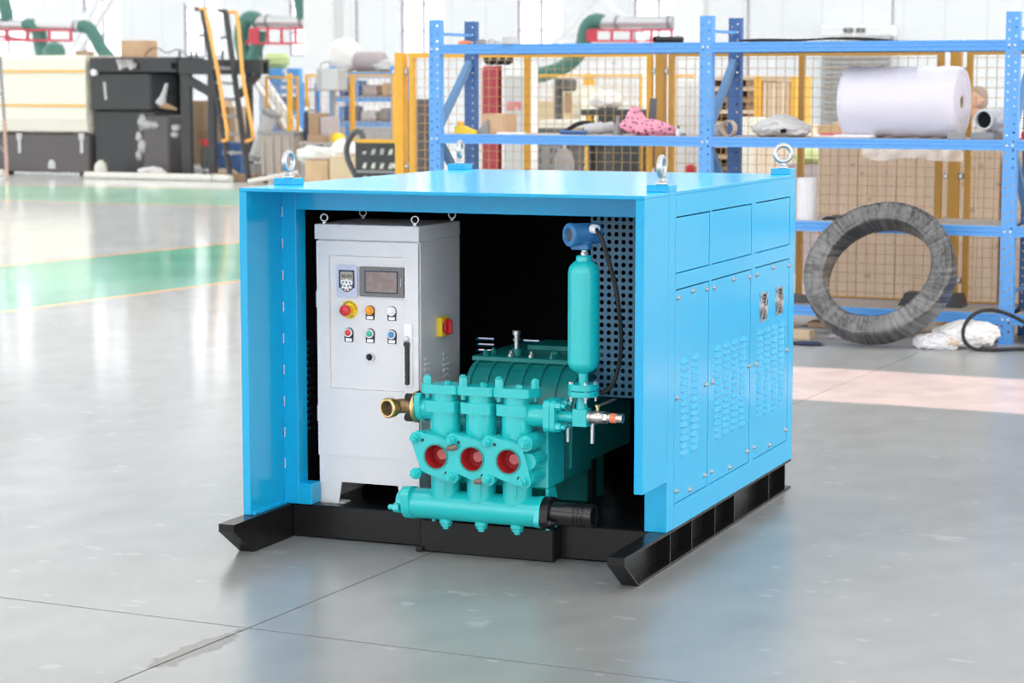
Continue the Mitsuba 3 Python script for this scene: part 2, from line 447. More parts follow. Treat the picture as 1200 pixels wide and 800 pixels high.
COLS = ([(0.148, 0.233), (0.268, 0.354)], [(0.546, 0.631), (0.654, 0.739), (0.762, 0.847), (0.868, 0.953)], [(1.103, 1.188), (1.210, 1.292), (1.315, 1.398), (1.420, 1.506)])
PY = ((0.080, 0.468), (0.492, 1.010), (1.066, 1.566))
LZ0, LZ1, LN = 0.362, 0.708, 14
for side, s in (('right', 1), ('left', -1)):
    X = (lambda v: v) if s > 0 else (lambda v: -W - v)
    fr = sbox(0.0755, ZB, D, 1.2745)
    for (a, b) in PY:
        fr = fr.difference(sbox(a, 1.006, b, 1.201)).difference(sbox(a, 0.208, b, 0.9525))
    part(en, 'side_frame', prism(fr, X(-0.024), X(0.0), 'x'), 'blue_paint', smooth=False)
    for k, (a, b) in enumerate(PY):
        part(en, 'upper_panel', box(X(-0.014), X(-0.0012), a + 0.002, b - 0.002, 1.0085, 1.1965, 0.0012), 'blue_paint', smooth=False)
        pl = sbox(a + 0.002, 0.2105, b - 0.002, 0.948)
        sl = slots(COLS[k], LZ0, LZ1, LN)
        fan = []
        if k == 2 and s > 0:
            fan = [(1.192, 0.791), (1.421, 0.793)]
            for fy, fz in fan:
                pl = pl.difference(circ(fy, fz, 0.056, 8))
        pn = part(en, 'louvred_door', prism(pl.difference(sl), X(-0.012), X(-0.001), 'x'), 'blue_paint', smooth=False)
        if s > 0:
            for (c0, c1) in COLS[k]:
                w = c1 - c0
                prof = []
                for u in (0, 0.05, 0.11, 0.15, 0.5, 0.85, 0.89, 0.95, 1):
                    e = min(1.0, 7 * u, 7 * (1 - u))
                    prof.append((u * w, e))
                v, f = [], []
                for (yy_, e) in prof:
                    for (zz_, dd) in ((0.011, 0.0), (0.005, 0.0022), (-0.001, 0.0045), (-0.0065, 0.0062), (-0.0085, 0.0055)):
                        v.append((dd * e - 0.0012, yy_, zz_))
                n_ = 5
                for i in range(len(prof) - 1):
                    for j in range(n_ - 1):
                        q = [i * n_ + j, (i + 1) * n_ + j, (i + 1) * n_ + j + 1, i * n_ + j + 1]
                        f += [[q[0], q[1], q[2]], [q[0], q[2], q[3]]]
                d = shape(trimesh.Trimesh(v, f, process=False), 'blue_paint', 50)
                for z in np.linspace(LZ0 + 0.012, LZ1 - 0.012, LN):
                    part(pn, 'louvre', d, None, to_world=at(0, c0, z))
            bolts = {0: [(0.104, 0.922), (0.268, 0.932), (0.434, 0.924), (0.099, 0.577), (0.438, 0.581), (0.101, 0.252), (0.255, 0.231), (0.43, 0.254)],
                     1: [(0.523, 0.922), (0.771, 0.932), (0.99, 0.922), (0.52, 0.579), (0.988, 0.582), (0.519, 0.252), (0.747, 0.231), (0.98, 0.256)],
                     2: [(1.087, 0.923), (1.319, 0.934), (1.550, 0.924), (1.08, 0.58), (1.540, 0.582), (1.075, 0.257), (1.301, 0.231), (1.538, 0.257)]}[k]
            d = shape(join(cyl((0, 0, 0), (0.002, 0, 0), 0.011, 14), hexb((0.002, 0, 0), (1, 0, 0), 0.0075, 0.006), cyl((0.006, 0, 0), (0.013, 0, 0), 0.004, 8)), 'zinc')
            for (by, bz) in bolts:
                part(pn, 'bolt', d, None, to_world=at(-0.001, by, bz))
            for fy, fz in fan:
                fk = part(en, 'cooling_fan', join(ring_tube((-0.03, fy, fz), (0.001, fy, fz), 0.060, 0.054, 28), *[cyl((0.0, fy + a_ * 0.05, fz + b_ * 0.05), (0.003, fy + a_ * 0.05, fz + b_ * 0.05), 0.006, 10) for a_ in (-1, 1) for b_ in (-1, 1)]), 'zinc', 'round axial fan behind a wire guard')
                part(fk, 'hub', cyl((-0.022, fy, fz), (-0.006, fy, fz), 0.020, 20, 0.002), 'zinc')
                for q in range(7):
                    t0 = q * 2 * math.pi / 7
                    v = [(-0.022 + 0.012 * u, fy + r_ * math.cos(t0 + 0.55 * u + 0.2 * (r_ / 0.05)), fz + r_ * math.sin(t0 + 0.55 * u + 0.2 * (r_ / 0.05))) for r_ in (0.018, 0.035, 0.052) for u in (0, 1)]
                    part(fk, 'blade', trimesh.Trimesh(v, [[0, 1, 3], [0, 3, 2], [2, 3, 5], [2, 5, 4]], process=False), 'black_plastic', smooth=True)
                for rg_ in (0.013, 0.026, 0.039, 0.052):
                    part(fk, 'guard_ring', torus((0.0025, fy, fz), (1, 0, 0), rg_, 0.0016, 28, 6), 'zinc')
                part(fk, 'guard_bar', join(*[tube([(0.004, fy + 0.01 * math.cos(t_), fz + 0.01 * math.sin(t_)), (0.004, fy + 0.064 * math.cos(t_), fz + 0.064 * math.sin(t_)), ], 0.0017, 6) for t_ in (0.785, 2.356, 3.927, 5.498)]), 'zinc')
    # black foam lining, open where the louvres are
    ln = sbox(0.0755, 0.1185, D - 0.03, 1.2745)
    for k in range(3):
        ln = ln.difference(slots(COLS[k], LZ0, LZ1, LN, grow=0.004))
        if k == 2 and s > 0:
            ln = ln.difference(circ(1.192, 0.791, 0.062)).difference(circ(1.421, 0.793, 0.062))
    part(en, 'foam_lining', prism(ln, X(-0.036), X(-0.0245), 'x'), 'foam', 'black sound-absorbing lining', False)
BC = [(-1.40, -1.305), (-1.19, -1.095), (-1.06, -0.965), (-0.86, -0.765), (-0.62, -0.525), (-0.40, -0.305)]
bw = sbox(-W, ZB, 0, 1.2745).difference(slots(BC, 0.30, 0.575, 11))
part(en, 'rear_wall', prism(bw, D + 0.0005, D + 0.008, 'y'), 'blue_paint', smooth=False)
bl = sbox(-W + 0.037, 0.1185, -0.037, 1.2745)
bl = bl.difference(slots(BC, 0.30, 0.575, 11, grow=0.003))
part(en, 'foam_lining', prism(bl, D - 0.03, D - 0.02, 'y'), 'foam', 'black sound-absorbing lining', False)
part(en, 'foam_lining', box(-W + 0.037, -0.037, 0.0505, D - 0.031, 1.262, 1.2745), 'foam', 'black sound-absorbing lining', False)
# perforated belt guard
pg = sbox(-0.408, 0.53, -0.085, 1.1995)
holes = [circ(x, z, 0.0083, 3) for x in np.arange(-0.392, -0.09, 0.0272) for z in np.arange(0.545, 1.19, 0.0272)]
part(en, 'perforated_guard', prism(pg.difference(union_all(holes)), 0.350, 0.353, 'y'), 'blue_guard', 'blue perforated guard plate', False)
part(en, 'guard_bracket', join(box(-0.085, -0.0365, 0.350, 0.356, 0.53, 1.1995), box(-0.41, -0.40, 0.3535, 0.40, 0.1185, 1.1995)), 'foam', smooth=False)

# ================================================================ control cabinet
cb = thing('control_cabinet', 'light grey electrical control cabinet with touch screen and push buttons inside the blue enclosure', 'control cabinet')
F0 = 0.08
CX0, CX1 = -1.372, -0.962
part(cb, 'body', box(CX0, CX1, F0 + 0.014, 0.446, 0.297, 1.088, 0.002), 'cabinet', smooth=False)
part(cb, 'top_cap', box(CX0 - 0.006, CX1 + 0.001, F0 - 0.002, 0.448, 1.089, 1.145, 0.0025), 'cabinet', smooth=False)
for x, y in ((-1.348, 0.10), (-0.985, 0.10), (-1.352, 0.43), (-0.985, 0.43)):
    part(cb, 'eye_bolt', moved(join(cyl((0, 0, 0), (0, 0, 0.008), 0.010, 14), torus((0, 0, 0.022), (0, 1, 0), 0.0125, 0.0038, 24, 10)), (x, y, 1.145), 0.35), 'zinc', 'small lifting eye')
dp = sbox(CX0 + 0.001, 0.297, CX1 - 0.003, 1.084).difference(rr(-1.321, -1.0185, 0.545, 1.0325, 0.004)).difference(rr(-1.0165, -0.990, 0.573, 0.79, 0.003))
dr_ = part(cb, 'door', prism(dp, F0, F0 + 0.0135, 'y'), 'cabinet', smooth=False)
part(dr_, 'inset_panel', box(-1.320, -1.0195, F0 + 0.0095, F0 + 0.0135, 0.547, 1.031), 'cabinet', smooth=False)
FI = F0 + 0.0095
for z in (0.45, 0.87):
    part(dr_, 'hinge', cyl((CX0 - 0.004, F0 + 0.012, z - 0.03), (CX0 - 0.004, F0 + 0.012, z + 0.03), 0.006, 12), 'zinc')
# plinth
ft = Polygon([(CX0 + 0.004, 0.1185), (-1.292, 0.1185), (-1.278, 0.200), (-1.051, 0.200), (-1.042, 0.1185), (CX1 - 0.004, 0.1185), (CX1 - 0.004, 0.2965), (CX0 + 0.004, 0.2965)])
part(cb, 'plinth', join(prism(ft, F0 + 0.004, F0 + 0.008, 'y'), box(CX0 + 0.004, CX0 + 0.008, F0 + 0.0085, 0.44, 0.1185, 0.2965), box(CX1 - 0.008, CX1 - 0.004, F0 + 0.0085, 0.44, 0.1185, 0.2965),
     box(CX0 + 0.0085, -1.272, F0 + 0.0085, F0 + 0.06, 0.1186, 0.1235)), 'cabinet', smooth=False)
# handle strip
hd = part(dr_, 'handle', join(prism(rr(-1.019, -0.987, 0.568, 0.794, 0.003), F0 - 0.009, F0 - 0.0005, 'y')), 'white_plastic', 'white latch strip with black lever', False)
part(hd, 'lever', join(box(-1.012, -0.995, F0 - 0.020, F0 - 0.0095, 0.575, 0.725, 0.003), cyl((-1.0035, F0 - 0.010, 0.722), (-1.0035, F0 - 0.024, 0.722), 0.010, 16)), 'black_plastic', 'black lever')
part(hd, 'lock', join(cyl((-1.006, F0 - 0.0095, 0.742), (-1.006, F0 - 0.019, 0.742), 0.0095, 18, 0.001), torus((-1.008, F0 - 0.017, 0.729), (0.3, 1, 0), 0.009, 0.0014, 20, 6)), 'zinc', 'chrome lock')
# keypad of the drive
kp = part(dr_, 'keypad', prism(rr(-1.291, -1.208, 0.880, 0.999, 0.012), FI - 0.008, FI, 'y'), 'pale_blue', 'pale blue drive keypad', False)
part(kp, 'face', prism(union_all([rr(-1.281, -1.218, 0.915, 0.980, 0.004), hull2(sbox(-1.281, 0.92, -1.218, 0.93), circ(-1.2495, 0.922, 0.022))]), FI - 0.0095, FI - 0.0081, 'y'), 'navy', smooth=False)
part(kp, 'display', prism(rr(-1.2745, -1.2245, 0.943, 0.974, 0.002), FI - 0.0105, FI - 0.0096, 'y'), 'lcd', smooth=False)
part(kp, 'key_field', prism(hull2(sbox(-1.274, 0.936, -1.225, 0.942), circ(-1.2495, 0.926, 0.0225)), FI - 0.0105, FI - 0.0096, 'y'), 'white_plastic', smooth=False)
for i, (kx, kz) in enumerate([(-1.264, 0.936), (-1.2495, 0.936), (-1.235, 0.936), (-1.268, 0.925), (-1.257, 0.922), (-1.242, 0.922), (-1.231, 0.925), (-1.2605, 0.911), (-1.238, 0.911), (-1.2495, 0.908)]):
    part(kp, 'key', cyl((kx, FI - 0.0106, kz), (kx, FI - 0.013, kz), 0.0035, 10), ('button_red' if i == 9 else 'navy' if i > 5 else 'bezel'))
part(kp, 'lettering', on_front(letters('50.00', 0.011), -1.2715, FI - 0.0106, 0.953), 'navy', smooth=False)
# touch screen
hm = part(dr_, 'touch_screen', prism(rr(-1.197, -1.021, 0.887, 0.995, 0.004), FI - 0.012, FI, 'y'), 'bezel', 'grey framed touch screen', False)
part(hm, 'frame', prism(sbox(-1.175, 0.901, -1.044, 0.981).difference(sbox(-1.1715, 0.9045, -1.0475, 0.9775)), FI - 0.0145, FI - 0.0121, 'y'), 'navy', smooth=False)
part(hm, 'glass', box(-1.1714, -1.0476, FI - 0.0135, FI - 0.0121, 0.9046, 0.9774), 'hmi_screen', smooth=False)
part(hm, 'marking', join(*[box(-1.0335, -1.0315, FI - 0.0128, FI - 0.0121, z, z + 0.005) for z in (0.926, 0.934, 0.942, 0.950)]), 'cabinet', smooth=False)
# emergency stop
ex, ez = -1.243, 0.836
es = part(dr_, 'emergency_stop', cyl((ex, FI, ez), (ex, FI - 0.004, ez), 0.0335, 32), 'yellow', 'yellow emergency stop with red mushroom head')
part(es, 'collar', cyl((ex, FI - 0.0041, ez), (ex, FI - 0.022, ez), 0.016, 20), 'lamp_orange')
part(es, 'mushroom', lathe([(1e-5, 0.052), (0.012, 0.051), (0.018, 0.047), (0.0205, 0.041), (0.0205, 0.035), (0.016, 0.030), (0.013, 0.0221)], (ex, FI, ez), (0, -1, 0), 28), 'button_red')
ms = []
for txt, a0, a1, flip in (('EMERGENCY', 150, 5, 1), ('STOP', 235, 305, -1)):
    for c, a in zip(txt, np.linspace(math.radians(a0), math.radians(a1), len(txt))):
        m = letters(c, 0.0072, 0.0006)
        m.apply_translation([-0.5 * (m.bounds[0][0] + m.bounds[1][0]), -0.0036, 0])
        m.apply_transform(trimesh.transformations.rotation_matrix(a - math.pi / 2 if flip > 0 else a + math.pi / 2, [0, 0, 1]))
        m.apply_translation([0.0275 * math.cos(a), 0.0275 * math.sin(a), 0])
        ms.append(m)
part(es, 'lettering', on_front(join(*ms), ex, FI - 0.0041, ez), 'black_plastic', smooth=False)


def pushbutton(x, z, m, lab, dome=True):
    b_ = part(dr_, 'push_button', prism(hull2(circ(x, z, 0.0185), sbox(x - 0.0165, z - 0.034, x + 0.0165, z - 0.033)), FI - 0.003, FI, 'y'), 'black_plastic', lab, False)
    part(b_, 'collar', ring_tube((x, FI - 0.0031, z), (x, FI - 0.011, z), 0.0165, 0.0115, 24), 'zinc' if not dome else m)
    h = 0.021 if dome else 0.016
    part(b_, 'lens', lathe([(0.0113, 0.004), (0.0113, h - 0.004), (0.009, h - 0.001), (1e-5, h)], (x, FI, z), (0, -1, 0), 24), m)
    part(b_, 'name_plate', box(x - 0.0125, x + 0.0125, FI - 0.0042, FI - 0.0031, z - 0.032, z - 0.0205), 'white_plastic', smooth=False)


pushbutton(-1.160, 0.836, 'lamp_orange', 'orange pilot lamp')
pushbutton(-1.073, 0.836, 'lamp_white', 'white pilot lamp')
pushbutton(-1.246, 0.752, 'button_red', 'red push button', False)
pushbutton(-1.160, 0.752, 'button_green', 'green push button', False)
pushbutton(-1.073, 0.752, 'button_blue', 'blue push button', False)
ks = part(dr_, 'selector_switch', ring_tube((-1.160, FI, 0.667), (-1.160, FI - 0.011, 0.667), 0.0175, 0.0125, 24), 'zinc', 'chrome ringed black selector')
part(ks, 'knob', join(cyl((-1.160, FI - 0.001, 0.667), (-1.160, FI - 0.013, 0.667), 0.0122, 20), box(-1.1635, -1.1565, FI - 0.022, FI - 0.0125, 0.657, 0.677, 0.0015)), 'black_plastic')
# right side: isolator and louvres
iso = part(cb, 'isolator_switch', box(CX1, CX1 + 0.022, 0.232, 0.302, 0.732, 0.804, 0.004), 'yellow', 'yellow and red isolator switch', False)
part(iso, 'knob', join(cyl((CX1 + 0.022, 0.267, 0.768), (CX1 + 0.034, 0.267, 0.768), 0.030, 26, 0.003), box(CX1 + 0.034, CX1 + 0.047, 0.258, 0.276, 0.741, 0.795, 0.005)), 'button_red')
part(iso, 'plate', box(CX1 + 0.0221, CX1 + 0.0228, 0.236, 0.246, 0.752, 0.782), 'black_plastic', smooth=False)
d = shape(prism([(0.0, 0.006), (0.004, -0.003), (0.004, -0.005), (0.0, -0.005)], 0, 0.05, 'y'), 'cabinet', False)
for y in (0.125, 0.290):
    for z in np.arange(0.460, 0.67, 0.0205):
        part(cb, 'louvre', d, None, to_world=at(CX1, y, z))

# ================================================================ triplex pump
pp = thing('piston_pump', 'turquoise three cylinder piston pump with pressure vessel, bolted at the front of the blue enclosure', 'pump')
YC = -0.13
PX = (-0.767, -0.632, -0.498)
ZC = 0.375
# frame and crank case
part(pp, 'frame', box(-0.83, -0.402, -0.088, 0.07, 0.262, 0.466, 0.006), 'teal', smooth=False)
part(pp, 'crosshead_housing', box(-0.828, -0.404, 0.0705, 0.40, 0.264, 0.464, 0.004), 'teal_shaded', 'turquoise rear housing with shade in its colour', False)
part(pp, 'mounting_foot', box(-0.80, -0.43, -0.02, 0.05, 0.118, 0.2615, 0.004), 'teal_shaded', smooth=False)
part(pp, 'mounting_foot', box(-0.78, -0.45, 0.45, 0.62, 0.118, 0.299, 0.004), 'teal_shaded', smooth=False)
for x in (-0.405, -0.835):
    part(pp, 'foot_gusset', prism([(-0.085, 0.118), (-0.085, 0.262), (-0.02, 0.262), (0.045, 0.118)], x - 0.006, x + 0.006, 'x'), 'teal', smooth=False)
cp = [(0.13, 0.30)]
for t_ in np.linspace(0, math.pi / 2, 9):
    cp.append((0.13 + 0.17 * (1 - math.cos(t_)), 0.36 + 0.285 * math.sin(t_)))
cp += [(0.72, 0.645), (0.76, 0.58), (0.76, 0.30)]
part(pp, 'crankcase', prism(Polygon(cp), -0.832, -0.395, 'x'), 'teal_shaded', 'turquoise ribbed crankcase with shade in its colour', 25)
ribp = Polygon(cp).buffer(0.007).intersection(sbox(0.10, 0.32, 0.80, 0.648))
ribk = prism(ribp, -0.005, 0.005, 'x')
for x in np.linspace(-0.815, -0.412, 7):
    part(pp, 'rib', moved(ribk, (x, 0, 0)), 'teal_shaded', smooth=25)
part(pp, 'bearing_cover', cyl((-0.872, 0.34, 0.47), (-0.832, 0.34, 0.47), 0.125, 32, 0.012), 'teal_shaded')
cv = part(pp, 'cover_plate', box(-0.845, -0.385, 0.285, 0.735, 0.6455, 0.664, 0.003), 'teal_shaded', smooth=False)
part(cv, 'hatch', box(-0.72, -0.42, 0.52, 0.71, 0.664, 0.684, 0.003), 'teal_shaded', smooth=False)
for x, y in ((-0.80, 0.31), (-0.79, 0.36), (-0.70, 0.31), (-0.62, 0.31), (-0.54, 0.31), (-0.46, 0.31)):
    part(cv, 'bolt', join(hexb((x, y, 0.664), (0, 0, 1), 0.011, 0.012), cyl((x, y, 0.674), (x, y, 0.686), 0.006, 10)), 'zinc' if x > -0.75 and x != -0.54 else 'teal_shaded')
br = part(pp, 'breather', join(cyl((-0.69, 0.34, 0.664), (-0.69, 0.34, 0.690), 0.020, 20, 0.002)), 'teal_shaded')
part(br, 'valve', lathe([(1e-5, 0), (0.010, 0), (0.010, 0.028), (0.015, 0.030), (0.015, 0.036), (0.011, 0.038), (0.011, 0.048), (0.016, 0.051), (0.016, 0.066), (0.012, 0.069), (1e-5, 0.069)], (-0.69, 0.34, 0.690), (0, 0, 1), 20), 'zinc', 'bright breather')
part(cv, 'plug', cyl((-0.56, 0.40, 0.664), (-0.56, 0.40, 0.681), 0.017, 18, 0.003), 'teal_shaded')


def oval(x, z, grow=0.0):
    return hull2(circ(x - 0.073, z + 0.061, 0.023 + grow), circ(x + 0.060, z - 0.066, 0.023 + grow), circ(x - 0.004, z, 0.068 + grow), circ(x + 0.030, z + 0.040, 0.020 + grow), circ(x - 0.040, z - 0.036, 0.022 + grow))


for i, x in enumerate(PX):
    vb = part(pp, 'valve_block', join(prism(oval(x + 0.004, ZC).difference(circ(x + 0.004, ZC, 0.0405, 8)), -0.222, -0.196, 'y'),
              prism(oval(x + 0.004, ZC, -0.006).difference(circ(x + 0.004, ZC, 0.0405, 8)), -0.1955, -0.09, 'y')), 'teal', 'turquoise valve block with a red bore', 20)
    part(vb, 'bore_rim', lathe([(0.0404, 0), (0.0455, 0), (0.0455, 0.004), (0.0404, 0.004)], (x + 0.004, -0.222, ZC), (0, -1, 0), 32, closed=True), 'teal_shaded')
    part(vb, 'bore', lathe([(0.0402, -0.001), (0.0400, 0.07), (1e-5, 0.07)], (x + 0.004, -0.222, ZC), (0, 1, 0), 32), 'red_paint', 'red lined bore')
    part(vb, 'plunger', hexb((x + 0.010, -0.153, ZC + 0.002), (0, -1, 0), 0.022, 0.03, 8), 'red_core')
    for (bx, bz) in ((-0.073, 0.061), (0.060, -0.066)):
        c0 = np.array([x + bx, -0.222, ZC + bz])
        part(vb, 'bolt', join(cyl(c0, c0 + [0, -0.005, 0], 0.0195, 18), hexb(c0 + [0, -0.005, 0], (0, -1, 0), 0.0165, 0.016), cyl(c0 + [0, -0.02, 0], c0 + [0, -0.031, 0], 0.0085, 12, 0.001)), 'teal')
    for (bx, bz) in ((-0.046, 0.055), (0.042, -0.055)):
        part(vb, 'jack_hole', cyl((x + bx, -0.2222, ZC + bz), (x + bx, -0.2235, ZC + bz), 0.0055, 12), 'black_plastic')
    vc = part(pp, 'valve_column', join(cyl((x, YC, ZC + 0.043), (x, YC, 0.524), 0.053, 32)), 'teal')
    part(vc, 'weld_collar', torus((x, YC - 0.012, ZC + 0.062), (0, -0.25, 1), 0.052, 0.0085, 30, 8), 'teal')
    part(vc, 'flange', prism(hull2(circ(x, YC, 0.060, 8), circ(x - 0.045, YC - 0.030, 0.020), circ(x + 0.045, YC + 0.030, 0.020), circ(x + 0.036, YC - 0.034, 0.018)), 0.523, 0.561, 'z'), 'teal', smooth=25)
    part(vc, 'neck', cyl((x, YC, 0.561), (x, YC, 0.588), 0.046, 28), 'teal')
    cap = part(vc, 'cap', prism(hull2(circ(x - 0.054, YC - 0.028, 0.022), circ(x + 0.054, YC + 0.022, 0.024), circ(x, YC, 0.052, 8), circ(x + 0.047, YC - 0.034, 0.014)), 0.587, 0.6175, 'z'), 'teal', smooth=25)
    for sg in (-1, 1):
        c0 = np.array([x + sg * 0.057, YC + sg * 0.024, 0.6175])
        part(vc, 'bolt', join(hexb(c0, (0, 0, 1), 0.0155, 0.026), cyl(c0 - [0, 0, 0.05], c0, 0.009, 10), cyl(c0 + [0, 0, 0.02], c0 + [0, 0, 0.031], 0.0095, 12, 0.001)), 'teal')
    part(vc, 'vent_screw', hexb((x + 0.008, YC, 0.6175), (0, 0, 1), 0.011, 0.010), 'teal')
    lt = part(pp, 'suction_column', join(cyl((x, YC, 0.215), (x, YC, ZC - 0.043), 0.0505, 32)), 'teal')
    part(lt, 'casting_rib', beam((x + 0.016, YC - 0.049, 0.235), (x + 0.016, YC - 0.049, 0.33), 0.004, 0.006, (0, 1, 0)), 'teal', smooth=False)
# extra tie bolts at the outer ends, swing bolts between
part(pp, 'end_boss', join(cyl((-0.432, -0.222, 0.440), (-0.432, -0.09, 0.440), 0.027, 20), cyl((-0.43, -0.2, 0.375), (-0.43, -0.09, 0.375), 0.028, 20), cyl((-0.435, -0.2, 0.315), (-0.435, -0.09, 0.315), 0.026, 20)), 'teal')
for x, z in ((-0.432, 0.440), (-0.838, 0.312)):
    part(pp, 'tie_bolt', join(cyl((x, -0.09, z), (x, -0.222, z), 0.010, 12), cyl((x, -0.222, z), (x, -0.228, z), 0.0205, 18), hexb((x, -0.228, z), (0, -1, 0), 0.017, 0.018), cyl((x, -0.244, z), (x, -0.256, z), 0.009, 12, 0.001)), 'teal')
for x, z in ((-0.694, 0.412), (-0.592, 0.303)):
    part(pp, 'lock_pin', join(tube([(x - 0.02, -0.232, z - 0.004), (x, -0.238, z), (x + 0.016, -0.236, z + 0.006)], [0.009, 0.011, 0.008], 10)), 'rust_steel', 'bare rusty locking pin')
# suction manifold
mf = part(pp, 'suction_manifold', cyl((-0.888, YC, 0.190), (-0.397, YC, 0.190), 0.053, 36), 'teal')
part(mf, 'end_flange', join(prism(hull2(circ(YC, 0.19, 0.057, 8), circ(YC - 0.03, 0.222, 0.03), circ(YC + 0.03, 0.158, 0.03)), -0.915, -0.885, 'x'), cyl((-0.945, YC, 0.19), (-0.915, YC, 0.19), 0.042, 24, 0.006), cyl((-0.966, YC - 0.045, 0.176), (-0.945, YC - 0.045, 0.176), 0.010, 12, 0.002), hexb((-0.945, YC - 0.045, 0.176), (1, 0, 0), 0.017, 0.02)), 'teal', smooth=25)
part(mf, 'end_flange', prism(hull2(circ(YC, 0.19, 0.056, 8), circ(YC - 0.038, 0.166, 0.022), circ(YC + 0.038, 0.214, 0.022)), -0.415, -0.396, 'x'), 'teal', smooth=25)
for x in PX:
    part(mf, 'drain_plug', join(cyl((x, YC, 0.142), (x, YC, 0.126), 0.0235, 20, 0.002), hexb((x, YC, 0.126), (0, 0, -1), 0.0195, 0.012), cyl((x, YC, 0.115), (x, YC, 0.106), 0.011, 12)), 'teal')
su = part(pp, 'suction_hose_tail', join(lathe([(0.030, 0), (0.041, 0), (0.041, 0.085), (0.0385, 0.087), (0.0385, 0.092), (0.041, 0.094), (0.041, 0.100), (0.0385, 0.102), (0.0385, 0.107), (0.041, 0.109), (0.041, 0.115), (0.0385, 0.117), (0.0385, 0.122), (0.041, 0.124), (0.041, 0.150), (0.030, 0.150)], (-0.366, YC, 0.190), (1, 0, 0), 32, closed=True)), 'black_gloss', 'glossy black hose tail')
part(su, 'flange', prism(hull2(circ(YC, 0.19, 0.056, 8), circ(YC - 0.036, 0.168, 0.023), circ(YC + 0.036, 0.212, 0.023)).difference(circ(YC, 0.19, 0.030)), -0.3955, -0.366, 'x'), 'black_paint', smooth=25)
part(su, 'bolt', join(hexb((-0.366, YC - 0.044, 0.164), (1, 0, 0), 0.0125, 0.014), cyl((-0.353, YC - 0.044, 0.164), (-0.34, YC - 0.044, 0.164), 0.007, 10)), 'black_paint')
# brass elbow on the left
ZO = 0.530
part(pp, 'cross_pipe', cyl((-0.860, YC, ZO), (PX[0], YC, ZO), 0.040, 24), 'teal')
part(pp, 'side_flange', prism(hull2(circ(YC, ZO, 0.045, 8), circ(YC - 0.024, ZO + 0.030, 0.023), circ(YC + 0.024, ZO - 0.030, 0.023)), -0.866, -0.846, 'x'), 'teal', smooth=25)
el = part(pp, 'brass_elbow', join(lathe([(0.030, 0), (0.056, 0), (0.056, 0.008), (0.050, 0.012), (0.030, 0.012)], (-0.879, YC, ZO), (1, 0, 0), 32, closed=True)), 'brass', 'brass elbow fitting with open mouth')
pts = [(-0.878, YC, ZO), (-0.91, YC, ZO), (-0.932, YC - 0.004, ZO), (-0.944, YC - 0.014, ZO - 0.001), (-0.950, YC - 0.034, ZO - 0.001)]
part(el, 'bend', tube(pts, 0.026, 24, smooth_n=14), 'brass_old')
nrm = np.array([-0.30, -0.95, 0.0])
nrm = nrm / np.linalg.norm(nrm)
c0 = np.array([-0.951, YC - 0.040, ZO - 0.001])
part(el, 'mouth', lathe([(0.024, 0), (0.034, 0), (0.0355, 0.006), (0.0355, 0.026), (0.032, 0.030), (0.0265, 0.030), (0.0245, 0.004)], c0, nrm, 32, closed=True), 'brass')
part(el, 'inside', cyl(c0 + nrm * 0.006, c0 + nrm * 0.007, 0.0246, 24), 'black_plastic')
for dy, dz in ((-0.032, 0.036), (-0.036, -0.034), (0.034, 0.032)):
    part(el, 'bolt', hexb((-0.879, YC + dy, ZO + dz), (-1, 0, 0), 0.015, 0.024), 'black_plastic', 'black bolt')
# outlet on the right
out = part(pp, 'outlet_pipe', join(cyl((PX[2], YC, 0.525), (-0.383, YC, 0.525), 0.038, 28), cyl((-0.342, YC, 0.527), (-0.287, YC, 0.527), 0.0215, 24, r1=0.0185)), 'teal')
ovx = hull2(circ(YC, 0.53, 0.052, 8), circ(YC - 0.030, 0.564, 0.022), circ(YC + 0.030, 0.496, 0.022), circ(YC - 0.03, 0.496, 0.022), circ(YC + 0.03, 0.564, 0.022))
part(out, 'flange', prism(ovx, -0.384, -0.361, 'x'), 'teal', smooth=25)
part(out, 'flange', prism(ovx, -0.3595, -0.343, 'x'), 'teal', smooth=25)
for dy, dz in ((-0.034, 0.036), (-0.034, -0.036), (0.034, 0.036), (0.034, -0.036)):
    part(out, 'bolt', join(hexb((-0.345, YC + dy, 0.53 + dz), (1, 0, 0), 0.0155, 0.020), cyl((-0.325, YC + dy, 0.53 + dz), (-0.309, YC + dy, 0.53 + dz), 0.0085, 12, 0.001)), 'teal')
part(pp, 'tee_block', box(-0.288, -0.236, YC - 0.027, YC + 0.027, 0.498, 0.558, 0.002), 'teal', smooth=False)
st = part(pp, 'stand_pipe', join(cyl((-0.262, YC, 0.558), (-0.262, YC, 0.604), 0.020, 22, r1=0.0175)), 'teal')
part(st, 'flange', cyl((-0.257, YC, 0.600), (-0.257, YC, 0.6195), 0.052, 36, 0.002), 'teal')
part(st, 'flange', cyl((-0.257, YC, 0.6215), (-0.257, YC, 0.643), 0.052, 36, 0.002), 'teal')
for q in range(4):
    t_ = 0.55 + q * math.pi / 2
    bx, by = -0.257 + 0.042 * math.cos(t_), YC + 0.042 * math.sin(t_)
    part(st, 'bolt', join(hexb((bx, by, 0.643), (0, 0, 1), 0.0085, 0.008), cyl((bx, by, 0.598), (bx, by, 0.643), 0.005, 8), hexb((bx, by, 0.600), (0, 0, -1), 0.0085, 0.008), cyl((bx, by, 0.592), (bx, by, 0.582), 0.005, 8)), 'zinc', 'bright bolt')
dm = part(pp, 'pressure_vessel', lathe([(1e-5, 0.641), (0.0165, 0.641), (0.0165, 0.678), (0.024, 0.683), (0.039, 0.690), (0.049, 0.702), (0.0535, 0.718), (0.0535, 1.020), (0.051, 1.034), (0.045, 1.045), (0.037, 1.053), (0.029, 1.058), (0.0265, 1.064), (0.0265, 1.074), (0.022, 1.078), (1e-5, 1.078)], (-0.257, YC, 0), (0, 0, 1), 40), 'teal', 'upright turquoise pressure bottle')
